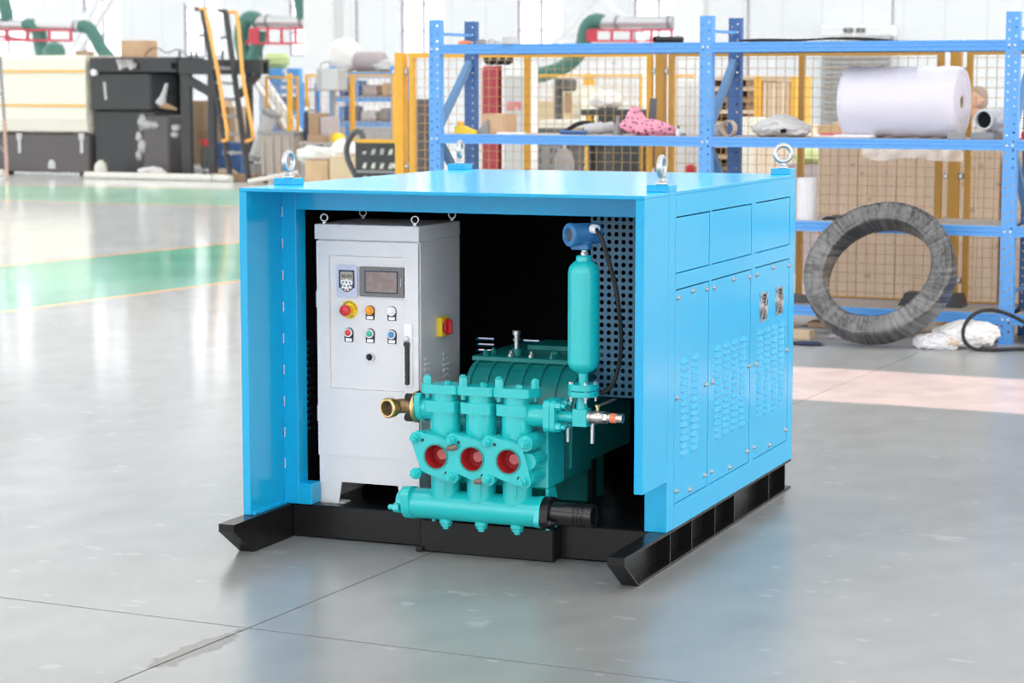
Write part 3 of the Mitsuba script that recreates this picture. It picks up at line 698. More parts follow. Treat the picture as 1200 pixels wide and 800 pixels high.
# pressure transmitter
tx, tz = -0.254, 1.150
tr = part(pp, 'pressure_transmitter', join(cyl((tx, YC, 1.100), (tx, YC, 1.125), 0.020, 20, r1=0.026), cyl((tx - 0.030, YC - 0.035, tz), (tx + 0.030, YC + 0.045, tz), 0.036, 28, 0.004)), 'sensor_blue', 'blue pressure transmitter with round window')
ax = np.array([-0.60, -0.80, -0.0])
c0 = np.array([tx - 0.028, YC - 0.034, tz - 0.002])
part(tr, 'window_ring', lathe([(0.020, 0), (0.038, 0), (0.040, 0.005), (0.040, 0.016), (0.037, 0.020), (0.024, 0.021), (0.020, 0.014)], c0, ax, 32, closed=True), 'sensor_blue')
part(tr, 'window', cyl(c0 + ax * 0.010, c0 + ax * 0.012, 0.0205, 24), 'glass_dark')
part(tr, 'tag_block', box(tx - 0.040, tx + 0.022, YC - 0.030, YC + 0.02, 1.097, 1.117, 0.004), 'sensor_blue', smooth=False)
part(tr, 'thread', join(cyl((tx, YC, 1.077), (tx, YC, 1.101), 0.0115, 16), hexb((tx, YC, 1.080), (0, 0, 1), 0.014, 0.010)), 'zinc', 'bright threaded neck')
gl = part(tr, 'cable_gland', join(cyl((tx + 0.030, YC - 0.01, 1.168), (tx + 0.052, YC - 0.022, 1.168), 0.0155, 16, 0.002)), 'white_plastic', 'white cable gland')
part(tr, 'cable', tube([(-0.206, YC - 0.022, 1.168), (-0.190, YC - 0.03, 1.150), (-0.165, YC - 0.02, 1.075), (-0.145, YC, 0.98), (-0.136, YC + 0.02, 0.88), (-0.140, YC + 0.05, 0.78), (-0.160, YC + 0.07, 0.68), (-0.190, YC + 0.07, 0.620), (-0.215, YC + 0.06, 0.605)], 0.0075, 10, smooth_n=40), 'rubber', 'black cable')
# ball valve
bv = part(pp, 'ball_valve', lathe([(0.012, 0), (0.024, 0), (0.024, 0.006), (0.020, 0.008), (0.0215, 0.014), (0.0245, 0.024), (0.0245, 0.036), (0.021, 0.046), (0.022, 0.048), (0.022, 0.054), (0.018, 0.056), (0.012, 0.056)], (-0.236, YC, 0.531), (1, 0, 0), 24, closed=True), 'steel', 'steel ball valve')
part(bv, 'nipple', join(hexb((-0.181, YC, 0.531), (1, 0, 0), 0.020, 0.016), lathe([(0.010, 0), (0.0165, 0), (0.0165, 0.052), (0.010, 0.052)], (-0.166, YC, 0.531), (1, 0, 0), 20, closed=True)), 'steel')
part(bv, 'tape', ring_tube((-0.158, YC, 0.531), (-0.136, YC, 0.531), 0.0172, 0.0166, 20), 'rust_tape', 'orange tape')
part(bv, 'stem', join(cyl((-0.205, YC, 0.552), (-0.205, YC, 0.566), 0.007, 12), hexb((-0.205, YC, 0.566), (0, 0, 1), 0.009, 0.008)), 'brass')
part(bv, 'lever', beam((-0.205, YC, 0.569), (-0.19, YC + 0.13, 0.575), 0.016, 0.004), 'rust_steel', smooth=False)
for x in (-0.335, -0.245):
    part(pp, 'hanger_stud', cyl((x, YC + 0.06, 0.430), (x, YC + 0.06, 0.500), 0.0085, 12), 'steel')

# ================================================================ the hall behind: everything below is laid out square with the hall
in_hall = True
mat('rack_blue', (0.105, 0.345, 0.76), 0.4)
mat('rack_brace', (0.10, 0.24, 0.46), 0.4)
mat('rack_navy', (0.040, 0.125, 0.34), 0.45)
mat('fence_yellow', (0.80, 0.42, 0.035), 0.45)
mat('fence_ochre', (0.55, 0.29, 0.045), 0.45)
mat('wire', (0.50, 0.31, 0.14), 0.5)
mat('wall_white', (0.74, 0.76, 0.77), 0.6, tex=mikit.proc(lambda p, n, uv: mi.Color3f(0.74, 0.765, 0.78) * (1 - 0.10 * dr.select(dr.abs((p.x * CH - p.y * SH) / 0.95 - dr.floor((p.x * CH - p.y * SH) / 0.95) - 0.5) < 0.02, mi.Float(1), mi.Float(0)))))
mat('trim_grey', (0.35, 0.33, 0.40), 0.5)
mat('duct_green', (0.06, 0.18, 0.145), 0.45)
mat('galvanised', (0.62, 0.63, 0.64), 0.35, 0.6)
mat('bracket_red', (0.55, 0.045, 0.075), 0.45)
mat('cream', (0.76, 0.74, 0.65), 0.45)
mat('stripe', (0.78, 0.45, 0.10), 0.4)
mat('base_grey', (0.095, 0.088, 0.088), 0.5)
mat('hazed_black', (0.032, 0.034, 0.037), 0.45)  # black raised to put the haze of distance into the colour
mat('steel_dull', (0.42, 0.42, 0.42), 0.45, 0.5)
mat('handrail', (0.90, 0.42, 0.09), 0.4)
mat('copper_pole', (0.50, 0.34, 0.28), 0.5)
mat('pvc', (0.66, 0.65, 0.60), 0.4)


def card_color(p, n, uv):
    return mi.Color3f(0.60, 0.40, 0.25) * (0.85 + 0.3 * mikit.fbm(p.x * 8, p.y * 8, p.z * 3, 3))


def wood_color(p, n, uv):
    x = p.x * CH - p.y * SH
    g = mikit.fbm(x * 34, p.y * 8, p.z * 2.2, 3)
    k = mikit.smoothstep(0.86, 0.92, mikit.noise(x * 16, p.y * 5, p.z * 16))
    return mikit.mix(mi.Color3f(0.66, 0.52, 0.40), mi.Color3f(0.80, 0.67, 0.54), g) * (1 - 0.3 * k)


def film_color(p, n, uv):
    x, y = p.x * CH - p.y * SH, p.x * SH + p.y * CH
    a = dr.atan2((p.z - 0.455) * 1.19, x + 1.205)
    g = mikit.fbm(a * 30, p.z * 4, x * 4, 3)
    h = mikit.fbm(x * 5 + 3, y * 5, p.z * 5, 2)
    s = mikit.smoothstep(0.35, 0.80, g * 0.6 + h * 0.45)
    return mikit.mix(mi.Color3f(0.028, 0.030, 0.030), mi.Color3f(0.15, 0.145, 0.15), s)


def pink_color(p, n, uv):
    a, b, c = mikit.voronoi(p.x * 26 + p.y * 8, p.z * 30 + p.y * 7)
    return mikit.mix(mi.Color3f(0.86, 0.36, 0.48), mi.Color3f(0.10, 0.03, 0.05), 1 - mikit.smoothstep(0.16, 0.24, a))


mat('card', None, 0.7, spec=0.2, tex=mikit.proc(card_color))
mat('wood', None, 0.65, spec=0.25, tex=mikit.proc(wood_color))
mat('wood_pale', (0.62, 0.47, 0.32), 0.65, spec=0.25)
mat('wood_dark', (0.36, 0.24, 0.15), 0.65, spec=0.25)
mat('film', None, 0.16, spec=0.7, coat=1.0, tex=mikit.proc(film_color), bump=lambda p, n, uv: mikit.fbm(p.x * 30, p.y * 30, p.z * 30, 3), bscale=0.005, eps=3e-3)
mat('pink_cloth', None, 0.8, spec=0.1, tex=mikit.proc(pink_color))
mat('bubble', (0.70, 0.68, 0.76), 0.30, spec=0.5, bump=lambda p, n, uv: mikit.noise(p.x * 90, p.y * 90, p.z * 90), bscale=0.0015, eps=2e-3)
mat('bubble_end', (0.66, 0.62, 0.68), 0.5)
mat('clear_film', (0.72, 0.72, 0.74), 0.25, spec=0.6, bump=lambda p, n, uv: mikit.fbm(p.x * 35, p.y * 35, p.z * 35, 3), bscale=0.01, eps=3e-3)
mat('grey_wrap', (0.66, 0.65, 0.64), 0.45, bump=lambda p, n, uv: mikit.fbm(p.x * 25, p.y * 25, p.z * 25, 3), bscale=0.012, eps=3e-3)
mat('grey_dark', (0.10, 0.10, 0.105), 0.5)
mat('grey_mid', (0.26, 0.26, 0.27), 0.5)
mat('grey_light', (0.52, 0.53, 0.54), 0.5)
mat('box_grey', (0.40, 0.40, 0.40), 0.5)
mat('mauve', (0.42, 0.36, 0.38), 0.7)
mat('lime', (0.50, 0.60, 0.28), 0.6)
mat('dark_red', (0.36, 0.03, 0.045), 0.4)
mat('bright_red', (0.72, 0.05, 0.06), 0.4)
mat('skin', (0.66, 0.40, 0.31), 0.5)
mat('hair', (0.34, 0.27, 0.23), 0.6)
mat('shirt', (0.55, 0.57, 0.60), 0.8)
mat('trousers', (0.05, 0.055, 0.075), 0.8)
mat('bin_blue', (0.06, 0.14, 0.36), 0.4)
mat('bag_white', (0.78, 0.77, 0.76), 0.5)
mat('tape_tan', (0.55, 0.44, 0.34), 0.5)
mat('deck_wood', (0.40, 0.35, 0.31), 0.65)
scene['mat_pane'] = {'type': 'thindielectric'}
scene['mat_thin_film'] = {'type': 'blendbsdf', 'weight': 0.32, 'a': {'type': 'thindielectric'}, 'b': {'type': 'twosided', 'bsdf': {'type': 'diffuse', 'reflectance': {'type': 'rgb', 'value': [0.8, 0.8, 0.8]}}}}

# ---------------------------------------------------------------- far wall with tall windows
WY = 42.0
wx = [-42.4, -39.2, -36.0, -32.83, -29.62, -26.4, -23.15, -19.93, -16.87]
WZ0, WZ1 = 2.35, 6.1
wl = unique('wall_back')
labels[wl] = {'label': 'white panelled far wall of the hall', 'category': 'wall', 'kind': 'structure'}
pol = sbox(-60, 0, 30, 9.0)
for c in wx:
    pol = pol.difference(sbox(c - 0.62, WZ0, c + 0.62, WZ1))
put(wl, prism(pol, WY, WY + 0.25, 'y'), 'wall_white', False)
fr = sbox(-0.62, WZ0, 0.62, WZ1)
frd = mikit.ply((lambda m: (m.apply_transform(HALL_M), m)[1])(join(prism(fr.difference(sbox(-0.57, WZ0 + 0.05, 0.57, WZ1 - 0.05)), 0.08, 0.14, 'y'), box(-0.03, 0.03, 0.085, 0.135, WZ0 + 0.05, WZ1 - 0.05), *[box(-0.57, 0.57, 0.09, 0.13, z - 0.02, z + 0.02) for z in (2.95, 3.62, 4.3, 5.0, 5.6)])), 'mat_trim_grey')
pnd = mikit.ply((lambda m: (m.apply_transform(HALL_M), m)[1])(trimesh.Trimesh([(-0.6, 0.11, WZ0 + 0.02), (0.6, 0.11, WZ0 + 0.02), (0.6, 0.11, WZ1 - 0.02), (-0.6, 0.11, WZ1 - 0.02)], [[0, 1, 2], [0, 2, 3]], process=False)), 'mat_pane')
for i, c in enumerate(wx):
    k = f'window_{i + 1}'
    used[k] = 1
    off = HALL_M[:3, :3] @ np.array([c, WY, 0])
    scene[k] = dict(frd, to_world=T().translate([float(v) for v in off]))
    labels[k] = {'label': 'tall window with thin dark mullions in the white far wall', 'category': 'window', 'kind': 'structure', 'group': 'tall windows of the far wall'}
    scene[k + '__pane'] = dict(pnd, to_world=T().translate([float(v) for v in off]))
for i, x in enumerate((-11.17, -14.6, -25.0)):
    k = unique(f'trim_{i + 1}')
    put(k, box(x - 0.02, x + 0.02, WY - 0.03, WY - 0.001, 0, 9), 'trim_grey', False)
    labels[k] = {'label': 'thin grey seam strip on the white far wall', 'category': 'wall trim', 'kind': 'structure', 'group': 'seam strips of the far wall'}
sh = thing('roller_shutter', 'grey slatted roller shutter in the white wall behind the bubble wrap roll', 'shutter')
x0, x1, z0, z1 = (-12.684, -11.154, 0.27, 2.318)
part(sh, 'frame', box(x0 - 0.08, x1 + 0.08, 41.78, 41.95, z0, z1 + 0.1), 'grey_light', smooth=False)
for z in np.linspace(z0 + 0.07, z1 - 0.07, 18):
    part(sh, 'slat', box(x0, x1, 41.70, 41.775, z - 0.05, z + 0.035, 0.01), 'steel_dull', smooth=False)
ac = thing('wall_unit', 'white wall unit with two dark vents high on the far wall', 'air unit')
x0, x1, z0, z1 = (-12.755, -11.046, 2.705, 2.952)
part(ac, 'body', box(x0, x1, 41.6, 41.95, z0, z1, 0.03), 'white_paint', smooth=False)
for a, b in ((989, 1000), (1004, 1014)):
    u0, u1, v0, v1 = R_(a, 33, b, 38, 41.6)
    part(ac, 'vent', prism(sbox(u0, v0, u1, v1).difference(sbox(u0 + 0.06, v0 + 0.03, u1 - 0.06, v1 - 0.03)), 41.57, 41.599, 'y'), 'grey_dark', smooth=False)

# ceiling: white roof sheets with long open roof lights between them
ce = unique('ceiling')
labels[ce] = {'label': 'white sheet roof of the hall with long strips of roof lights', 'category': 'ceiling', 'kind': 'structure'}
put(ce, join(*[box(x, x + 3.0, -20, 42.25, 9.0, 9.15) for x in np.arange(-58.5, 30, 5.0)]), 'white_paint', False)

# column and white wind braces
co = thing('steel_column', 'thick white steel column between the ducts and the yellow fence', 'column')
labels[co]['kind'] = 'structure'
x0, x1, z0, z1 = (-21.171, -20.483, 1.087, 3.375)
part(co, 'flange', box(x0, x1, 33.0, 33.03, 0, 9), 'white_paint', smooth=False)
part(co, 'web', box((x0 + x1) / 2 - 0.01, (x0 + x1) / 2 + 0.01, 33.031, 33.5, 0, 9), 'white_paint', smooth=False)
part(co, 'flange', box(x0, x1, 33.501, 33.53, 0, 9), 'white_paint', smooth=False)
eb = thing('electric_box', 'light grey electric box with a looped cable on a grey post before the white column', 'electric box')
x0, x1, z0, z1 = (-16.388, -15.945, 1.536, 1.907)
part(eb, 'body', box(x0, x1, 25.4, 25.7, z0, z1, 0.015), 'box_grey', smooth=False)
part(eb, 'door', box(x0 + 0.12, x1 - 0.01, 25.375, 25.399, z0 + 0.01, z1 - 0.01, 0.008), 'grey_light', smooth=False)
part(eb, 'conduit', cyl((x1 - 0.2, 25.55, 0.0), (x1 - 0.2, 25.55, z0), 0.04, 12), 'grey_mid')
part(eb, 'cable', tube([(x0 + 0.02, 25.5, z1), (x0 + 0.06, 25.5, z1 + 0.08), (x0 + 0.20, 25.5, z1 + 0.10), (x0 + 0.24, 25.5, z1)], 0.009, 6, smooth_n=12), 'grey_mid')
for (a, b, w, lab) in (((-31.381, 40, 3.949), (-32.524, 40, 2.355), 0.17, 'white diagonal brace beside the leftmost green duct, left one of a pair'), ((-30.743, 39.7, 3.926), (-32.031, 39.7, 2.349), 0.19, 'white diagonal brace above the cream machine, right one of a pair'),
                       ((-28.808, 40, 3.861), (-27.472, 40, 2.41), 0.20, 'white diagonal brace behind the black ladder'), ((-17.585, 40, 3.626), (-18.83, 40, 2.355), 0.12, 'white diagonal brace left of the silver pipe above the rack'), ((-17.35, 39.7, 3.612), (-16.571, 39.7, 2.988), 0.10, 'thin white diagonal brace behind the silver pipe above the rack')):
    a, b = np.array(a), np.array(b)
    d = (b - a) / (a[2] - b[2])
    single('wind_brace', beam(a - d * 0.8, b + d * b[2] * 0.999, w, w), 'white_paint', lab, 'brace', smooth=False)

c3 = thing('steel_column', 'white steel column at the right end of the silver pipe above the rack', 'column')
labels[c3]['kind'] = 'structure'
x0, x1, z0, z1 = (-14.171, -13.546, 1.085, 3.366)
part(c3, 'flange', box(x0, x1, 36.2, 36.23, 0, 9), 'white_paint', smooth=False)
part(c3, 'web', box((x0 + x1) / 2 - 0.01, (x0 + x1) / 2 + 0.01, 36.231, 36.6, 0, 9), 'white_paint', smooth=False)
part(c3, 'flange', box(x0, x1, 36.601, 36.63, 0, 9), 'white_paint', smooth=False)

# ---------------------------------------------------------------- ventilation arms


def duct(lab, pipe, elbow, bracket, y, extra=()):
    t = thing('duct_arm', lab, 'duct')
    (ax, ay), (bx, by) = pipe
    part(t, 'pipe', cyl(Q(ax, ay, y), Q(bx, by, y), 0.125, 20), 'galvanised', 'silver pipe')
    for u in (0.25, 0.95):
        p = np.array(Q(ax, ay, y)) * (1 - u) + np.array(Q(bx, by, y)) * u
        part(t, 'clamp', cyl(p - [0.03, 0, 0], p + [0.03, 0, 0], 0.14, 20), 'grey_mid')
    part(t, 'elbow', tube([Q(a, b, y) for a, b in elbow], 0.165, 14, smooth_n=22), 'duct_green', 'green elbow hose')
    for e in extra:
        part(t, 'hose', tube([Q(a, b, y) for a, b in e], 0.15, 14, smooth_n=16), 'duct_green', 'green hose')
    if bracket:
        (x0, y0), (x1, y1) = bracket
        a, b = np.array(Q(x0, y0, y - 0.2)), np.array(Q(x1, y1, y - 0.2))
        h = np.array([0, 0, a[2] - b[2]])
        b = np.array([b[0], b[1], a[2] - 0.01 * (b[0] - a[0])])
        br_ = part(t, 'bracket', beam(a, b, 0.045, 0.05), 'bracket_red', 'red truss bracket', False)
        part(br_, 'bar', beam(a - h, b - h, 0.045, 0.05), 'bracket_red', smooth=False)
        for u in np.linspace(0.02, 0.98, 5):
            p = a * (1 - u) + b * u
            part(br_, 'bar', beam(p, p - h, 0.24 if u < 0.1 else 0.05, 0.05, (0, 1, 0)), 'bracket_red', smooth=False)
        part(br_, 'bar', beam(a - h * 0.5, np.array(Q(*elbow[3], y)), 0.05, 0.05), 'bracket_red', smooth=False)


duct('green elbow duct with silver pipe and red bracket above the cream machine', ((-30, 27), (95, 31)), [(30, 31), (38, 30), (45, 36), (47, 48), (50, 64), (54, 78)], ((-20, 35), (85, 46)), 36.0, [[(2, -20), (4, 2), (7, 14), (8, 24)], [(94, 31), (104, 33), (111, 42), (116, 53), (126, 66), (140, 82)]])
duct('green elbow duct with silver pipe and red bracket beside the black ladder', ((300, 24), (357, 25)), [(302, 24), (288, 24), (283, 36), (284, 56), (288, 84)], ((296, 33), (364, 50)), 35.0, [[(305, 36), (303, 48), (298, 62), (292, 80)], [(350, -18), (352, 0), (354, 12), (355, 22)]])
duct('green elbow duct with silver pipe and red bracket above the blue rack', ((702, 26), (789, 25)), [(706, 26), (692, 27), (686, 37), (684, 50), (675, 66), (658, 80), (636, 87), (614, 92)], ((692, 35), (789, 47)), 36.4)
x, y, z = (-22.404, 26.2, 2.211)
single('vent_cap', lathe([(0.20, 0.0), (0.20, 0.12), (0.155, 0.21), (0.07, 0.26), (1e-5, 0.27)], (x, y, 2.145), (0, 0, 1), 20), 'duct_green', 'rounded green cap on top of the cream machine', 'vent cap')

# ---------------------------------------------------------------- cream and black machine at the far left
Y0 = 25.5
cm = thing('moulding_machine', 'cream machine housing with two orange stripes on a dark grey base at the left', 'machine')
x0, x1, z0, z1 = (-23.852, -21.223, 0.759, 2.165)
zt = 2.155
prof = [(Y0, 1.02), (Y0 + 0.06, 0.80), (Y0 + 0.25, 0.74), (Y0 + 1.2, 0.74), (Y0 + 1.2, zt), (Y0 + 0.05, zt), (Y0, zt - 0.05)]
xs_ = (-23.035, 25.5, 1.622)[0]
part(cm, 'housing', prism(prof, x0, xs_ - 0.02, 'x'), 'cream', smooth=False)
part(cm, 'guard_door', prism(prof, xs_, x1 + 0.02, 'x'), 'cream', smooth=False)
for py in (83.5, 123.5):
    zz = P_(50, py, Y0)[2]
    part(cm, 'stripe', box(x0, x1 + 0.02, Y0 - 0.025, Y0 - 0.012, zz - 0.022, zz + 0.022), 'stripe', 'orange stripe', False)
bs = part(cm, 'base', box(x0, x1 + 0.04, Y0 + 0.02, Y0 + 1.15, 0.06, 0.735, 0.02), 'base_grey', smooth=False)
for px in (22, 95):
    x, y, z = P_(px, 160, Y0)
    part(bs, 'latch', join(box(x - 0.06, x + 0.06, Y0 - 0.01, Y0 + 0.019, z - 0.06, z + 0.06, 0.01), box(x - 0.035, x + 0.035, Y0 - 0.005, Y0 + 0.019, z - 0.30, z - 0.061, 0.01)), 'grey_light', smooth=False)
x, y, z = (-21.991, 25.5, 0.2)
part(bs, 'label_plate', prism(hull2(sbox(x - 0.075, z - 0.07, x + 0.075, z + 0.02), circ(x, z + 0.03, 0.06)), Y0, Y0 + 0.019, 'y'), 'grey_light', smooth=False)
part(bs, 'foot', join(box(x1 - 0.3, x1 - 0.1, Y0 + 0.2, Y0 + 0.4, 0.0, 0.06), box(x0 + 0.5, x0 + 0.7, Y0 + 0.2, Y0 + 0.4, 0.0, 0.06)), 'hazed_black', smooth=False)

bp_ = thing('black_press', 'black press with hanging hoses between the cream machine and the ladder', 'machine')
xa, xb = (-21.199, 25.5, 1.622)[0] + 0.1, (-19.203, 25.5, 1.622)[0]
zt = (-20.269, 25.5, 2.114)[2]
zb2 = (-20.275, 25.5, 1.846)[2]
tb = part(bp_, 'top_beam', box(xa - 0.02, xb - 0.06, Y0, Y0 + 0.9, zb2, zt, 0.02), 'hazed_black', smooth=False)
xc, xd, zc, zd = (-21.119, -19.839, 1.175, 1.848)
part(bp_, 'guard', box(xa - 0.02, xd, Y0 + 0.04, Y0 + 0.9, zc, zb2 - 0.001, 0.03), 'hazed_black', smooth=False)
part(bp_, 'column', box(xa - 0.02, xc + 1.3, Y0 + 0.12, Y0 + 0.9, 0.06, zc - 0.001, 0.02), 'hazed_black', smooth=False)
u0, u1, v0, v1 = (-20.071, -19.516, 0.051, 1.097)
part(bp_, 'lower_case', box(u0, u1, Y0 + 0.1, Y0 + 0.9, 0.06, v1, 0.03), 'base_grey', smooth=False)
part(bp_, 'back_panel', box(xa, xb - 0.40, Y0 + 0.901, Y0 + 0.94, 0.06, zb2 + 0.1), 'hazed_black', smooth=False)
part(bp_, 'bed', box(xa, xb - 0.06, Y0 + 0.1, Y0 + 0.95, 0.0, 0.058), 'base_grey', smooth=False)
p0, p1 = (-20.82, 25.54, 1.682), (-20.792, 25.54, 1.366)
part(bp_, 'handle', cyl(p0, p1, 0.025, 8), 'grey_light', 'pale grip bar')
x, y, z = (-21.004, 25.47, 1.848)
part(bp_, 'lamp', cyl((x, Y0 - 0.04, z), (x, Y0 + 0.05, z), 0.06, 16), 'white_plastic')
x, y, z = (-19.313, 25.49, 1.961)
part(tb, 'port', cyl((x, Y0 - 0.01, z), (x, Y0 - 0.002, z), 0.06, 16), 'foam')
for k in range(5):
    a = P_(137 + 4 * k, 70, Y0 - 0.06)
    part(tb, 'valve', tube([a, (a[0] + 0.03, a[1], a[2] - 0.05), (a[0] + 0.06, a[1], a[2] - 0.16 + 0.02 * (k % 3)), (a[0] + 0.1, a[1], a[2] - 0.06)], 0.022, 8, smooth_n=10), ('grey_light', 'mauve', 'steel_dull')[k % 3])
part(bp_, 'nozzle', tube([(-19.538, 25.6, 1.651), (-19.614, 25.6, 1.443), (-19.672, 25.6, 1.294)], [0.03, 0.05, 0.10], 10), 'grey_light', 'pale tapering nozzle')
part(bp_, 'nozzle', tube([(-19.672, 25.6, 1.294), (-19.458, 25.6, 1.235), (-19.333, 25.6, 1.206)], [0.07, 0.04, 0.02], 8), 'wood_dark')
for k, (px, py, s) in enumerate(((166, 143, 0.10), (173, 146, 0.12), (181, 147, 0.10), (162, 160, 0.07), (166, 172, 0.09), (162, 182, 0.07), (205, 150, 0.09), (204, 158, 0.08))):
    x, y, z = P_(px, py, Y0 + 0.1)
    part(bp_, 'fitting', blob((x, Y0 + 0.12, z), (s, s * 0.7, s * (1.5 if px < 167 else 0.8)), k, 0.3, 2, 2), 'steel_dull')
for px in (160, 165):
    part(bp_, 'cylinder', cyl(P_(px, 155, Y0 + 0.2), P_(px, 185, Y0 + 0.2), 0.045, 12), 'grey_light')
x, y, z = (-20.616, 25.1, 0.129)
single('canister', lathe([(1e-5, 0), (0.10, 0), (0.115, 0.03), (0.115, 0.2), (0.09, 0.26), (0.05, 0.28), (0.05, 0.31), (1e-5, 0.31)], (x, Y0 - 0.4, 0.0), (0, 0, 1), 20), 'pvc', 'small white canister on the floor beside the dark grey machine base', 'canister')

pf = thing('work_platform', 'black steel platform on square legs in front of the wooden boards', 'platform')
u0, u1, v0, v1 = (-19.229, -17.545, 1.81, 2.064)
part(pf, 'edge_beam', box(u0, u1, Y0, Y0 + 0.12, v0, v1, 0.01), 'hazed_black', smooth=False)
part(pf, 'deck', box(u0, u1, Y0 + 0.121, Y0 + 0.22, v1 - 0.06, v1), 'hazed_black', smooth=False)
part(pf, 'edge_beam', box(u0, u1, Y0 + 0.221, Y0 + 0.30, v0, v1, 0.01), 'hazed_black', smooth=False)
for px, w in ((216, 0.20), (246, 0.13)):
    x = P_(px, 100, Y0)[0]
    part(pf, 'leg', box(x - w / 2, x + w / 2, Y0 + 0.01, Y0 + 0.11, 0, v0, 0.005), 'hazed_black', smooth=False)
x = (-17.634, 25.5, 1.622)[0] - 0.3
part(pf, 'leg', box(x - 0.05, x + 0.05, Y0 + 0.2, Y0 + 0.3, 0, v0, 0.005), 'hazed_black', smooth=False)
part(pf, 'knee_brace', beam((-19.17, 25.56, 1.769), (-18.61, 25.56, 1.504), 0.1, 0.14), 'hazed_black', smooth=False)
part(pf, 'knee_brace', beam((-17.617, 25.56, 1.81), (-18.036, 25.56, 1.446), 0.1, 0.10), 'hazed_black', smooth=False)
for px in (208, 222, 228, 258, 304):
    x = P_(px, 70, Y0)[0]
    part(pf, 'rail_stub', cyl((x, Y0 + 0.06, v1), (x, Y0 + 0.06, v1 + 0.15), 0.022, 8), 'hazed_black')
part(pf, 'loose_cable', tube([(-20.116, 25.8, 2.132), (-20.005, 25.8, 2.251), (-19.823, 25.8, 2.264), (-19.663, 25.8, 2.189), (-19.446, 25.8, 2.247), (-19.252, 25.8, 2.156), (-19.004, 25.8, 2.096)], 0.010, 6, smooth_n=40), 'hazed_black')
ld = thing('ladder', 'steep black ladder with orange handrails leaning on the black platform', 'ladder')
ya, yb = Y0 - 0.65, Y0 - 0.05
L0, L1 = ((-18.667, 25.45, 2.936), (-17.76, 24.85, 0.055)), ((-18.199, 25.45, 2.9), (-17.403, 24.85, 0.061))
for (a, b) in (L0, L1):
    a, b = np.array(a), np.array(b)
    b = b + (b - a) * (b[2] / (a[2] - b[2]))
    part(ld, 'stile', beam(a, b, 0.055, 0.10, (0, 1, 0)), 'hazed_black', smooth=False)
    part(ld, 'hook', beam(a + [0.02, 0, -0.03], a + [-0.16, 0.02, 0.0], 0.05, 0.05), 'hazed_black', smooth=False)
    part(ld, 'hook', beam(a * 0.84 + b * 0.16, a * 0.84 + b * 0.16 + [-0.18, 0.02, 0.0], 0.035, 0.035), 'hazed_black', smooth=False)
for u in (0.35, 0.44, 0.535, 0.635, 0.74, 0.85):
    a = np.array(L0[0]) * (1 - u) + np.array(L0[1]) * u
    b = np.array(L1[0]) * (1 - u) + np.array(L1[1]) * u
    part(ld, 'rung', beam(a, b, 0.05, 0.05), 'grey_mid', smooth=False)
part(ld, 'tie_bar', cyl((-18.615, 25.45, 2.921), (-18.199, 25.45, 2.915), 0.010, 6), 'grey_mid')
part(ld, 'handrail', tube([(-18.653, 25.35, 2.933), (-18.536, 25.33, 2.916), (-18.388, 25.25, 2.492), (-18.033, 24.95, 1.766), (-17.763, 24.77, 0.835), (-17.778, 24.79, 0.705), (-17.903, 24.85, 0.688)], 0.032, 8), 'handrail', 'orange handrail')
part(ld, 'handrail', tube([(-18.098, 25.4, 2.868), (-17.929, 25.35, 2.865), (-17.849, 25.3, 2.632), (-17.556, 24.95, 1.765), (-17.255, 24.77, 0.84), (-17.27, 24.79, 0.725), (-17.444, 24.85, 0.679)], 0.032, 8), 'handrail', 'orange handrail')
x0, x1, z0, z1 = (-20.711, -20.241, 2.118, 2.408)
bx = thing('cardboard_box', 'closed cardboard box on top of the black press', 'box')
part(bx, 'body', box(x0, x1, Y0 + 0.4, Y0 + 0.85, (-20.269, 25.5, 2.114)[2], z1), 'card', smooth=False)
part(bx, 'flap', box(x0 + 0.003, x1 - 0.003, Y0 + 0.405, Y0 + 0.622, z1 + 0.001, z1 + 0.008), 'card', smooth=False)
part(bx, 'flap', box(x0 + 0.003, x1 - 0.003, Y0 + 0.628, Y0 + 0.845, z1 + 0.001, z1 + 0.008), 'card', smooth=False)
x0, x1, z0, z1 = (-21.777, -21.497, 2.142, 2.235)
single('wood_block', box(x0, x1, Y0 + 0.5, Y0 + 0.7, 2.156, z1, 0.01), 'wood_dark', 'small wooden block on top of the cream machine', 'block', smooth=False)
for (a, b, lab) in ((100, 250, 'long white pipe lying on the floor before the black machine'), (251, 276, 'short white pipe lying at the end of the long white pipe')):
    p, q = P_(a, 213, 24.75), P_(b, 217.5, 24.75)
    single('floor_pipe', cyl((p[0], 24.75, 0.062), (q[0], 24.62 if b > 255 else 24.72, 0.062), 0.062, 16, 0.004), 'pvc', lab, 'pipe')
single('timber_beam', box(*[(-18.19, 24.98, -0.016)[0], (-17.334, 24.98, 0)[0]], 24.9, 25.1, 0, 0.13, 0.01), 'wood_dark', 'long dark timber on the floor below the ladder', 'beam', smooth=False)
single('floor_pipe', cyl(((-23.83, 24.9, -0.04)[0], 24.9, 0.062), ((-22.594, 24.9, -0.018)[0], 24.9, 0.062), 0.062, 16, 0.004), 'pvc', 'white pipe end on the floor at the left picture edge', 'pipe')
po = thing('service_post', 'thin rusty post with dark arms at the left picture edge', 'post')
x, y, z = (-21.488, 23.6, 0.022)
part(po, 'shaft', cyl((x, 23.6, 0.0), (x - 0.03, 23.6, 1.05), 0.032, 10), 'copper_pole')
part(po, 'upper_shaft', cyl((x - 0.03, 23.6, 1.05), (x - 0.09, 23.6, 2.12), 0.028, 10), 'grey_mid')
part(po, 'arm', join(tube([(x - 0.03, 23.6, 1.02), (x - 0.04, 23.6, 1.45), (x - 0.12, 23.6, 1.48), (x - 0.5, 23.6, 1.44)], 0.018, 8), tube([(x, 23.6, 0.45), (x - 0.18, 23.6, 0.62), (x - 0.6, 23.6, 0.66)], 0.016, 8)), 'grey_mid')
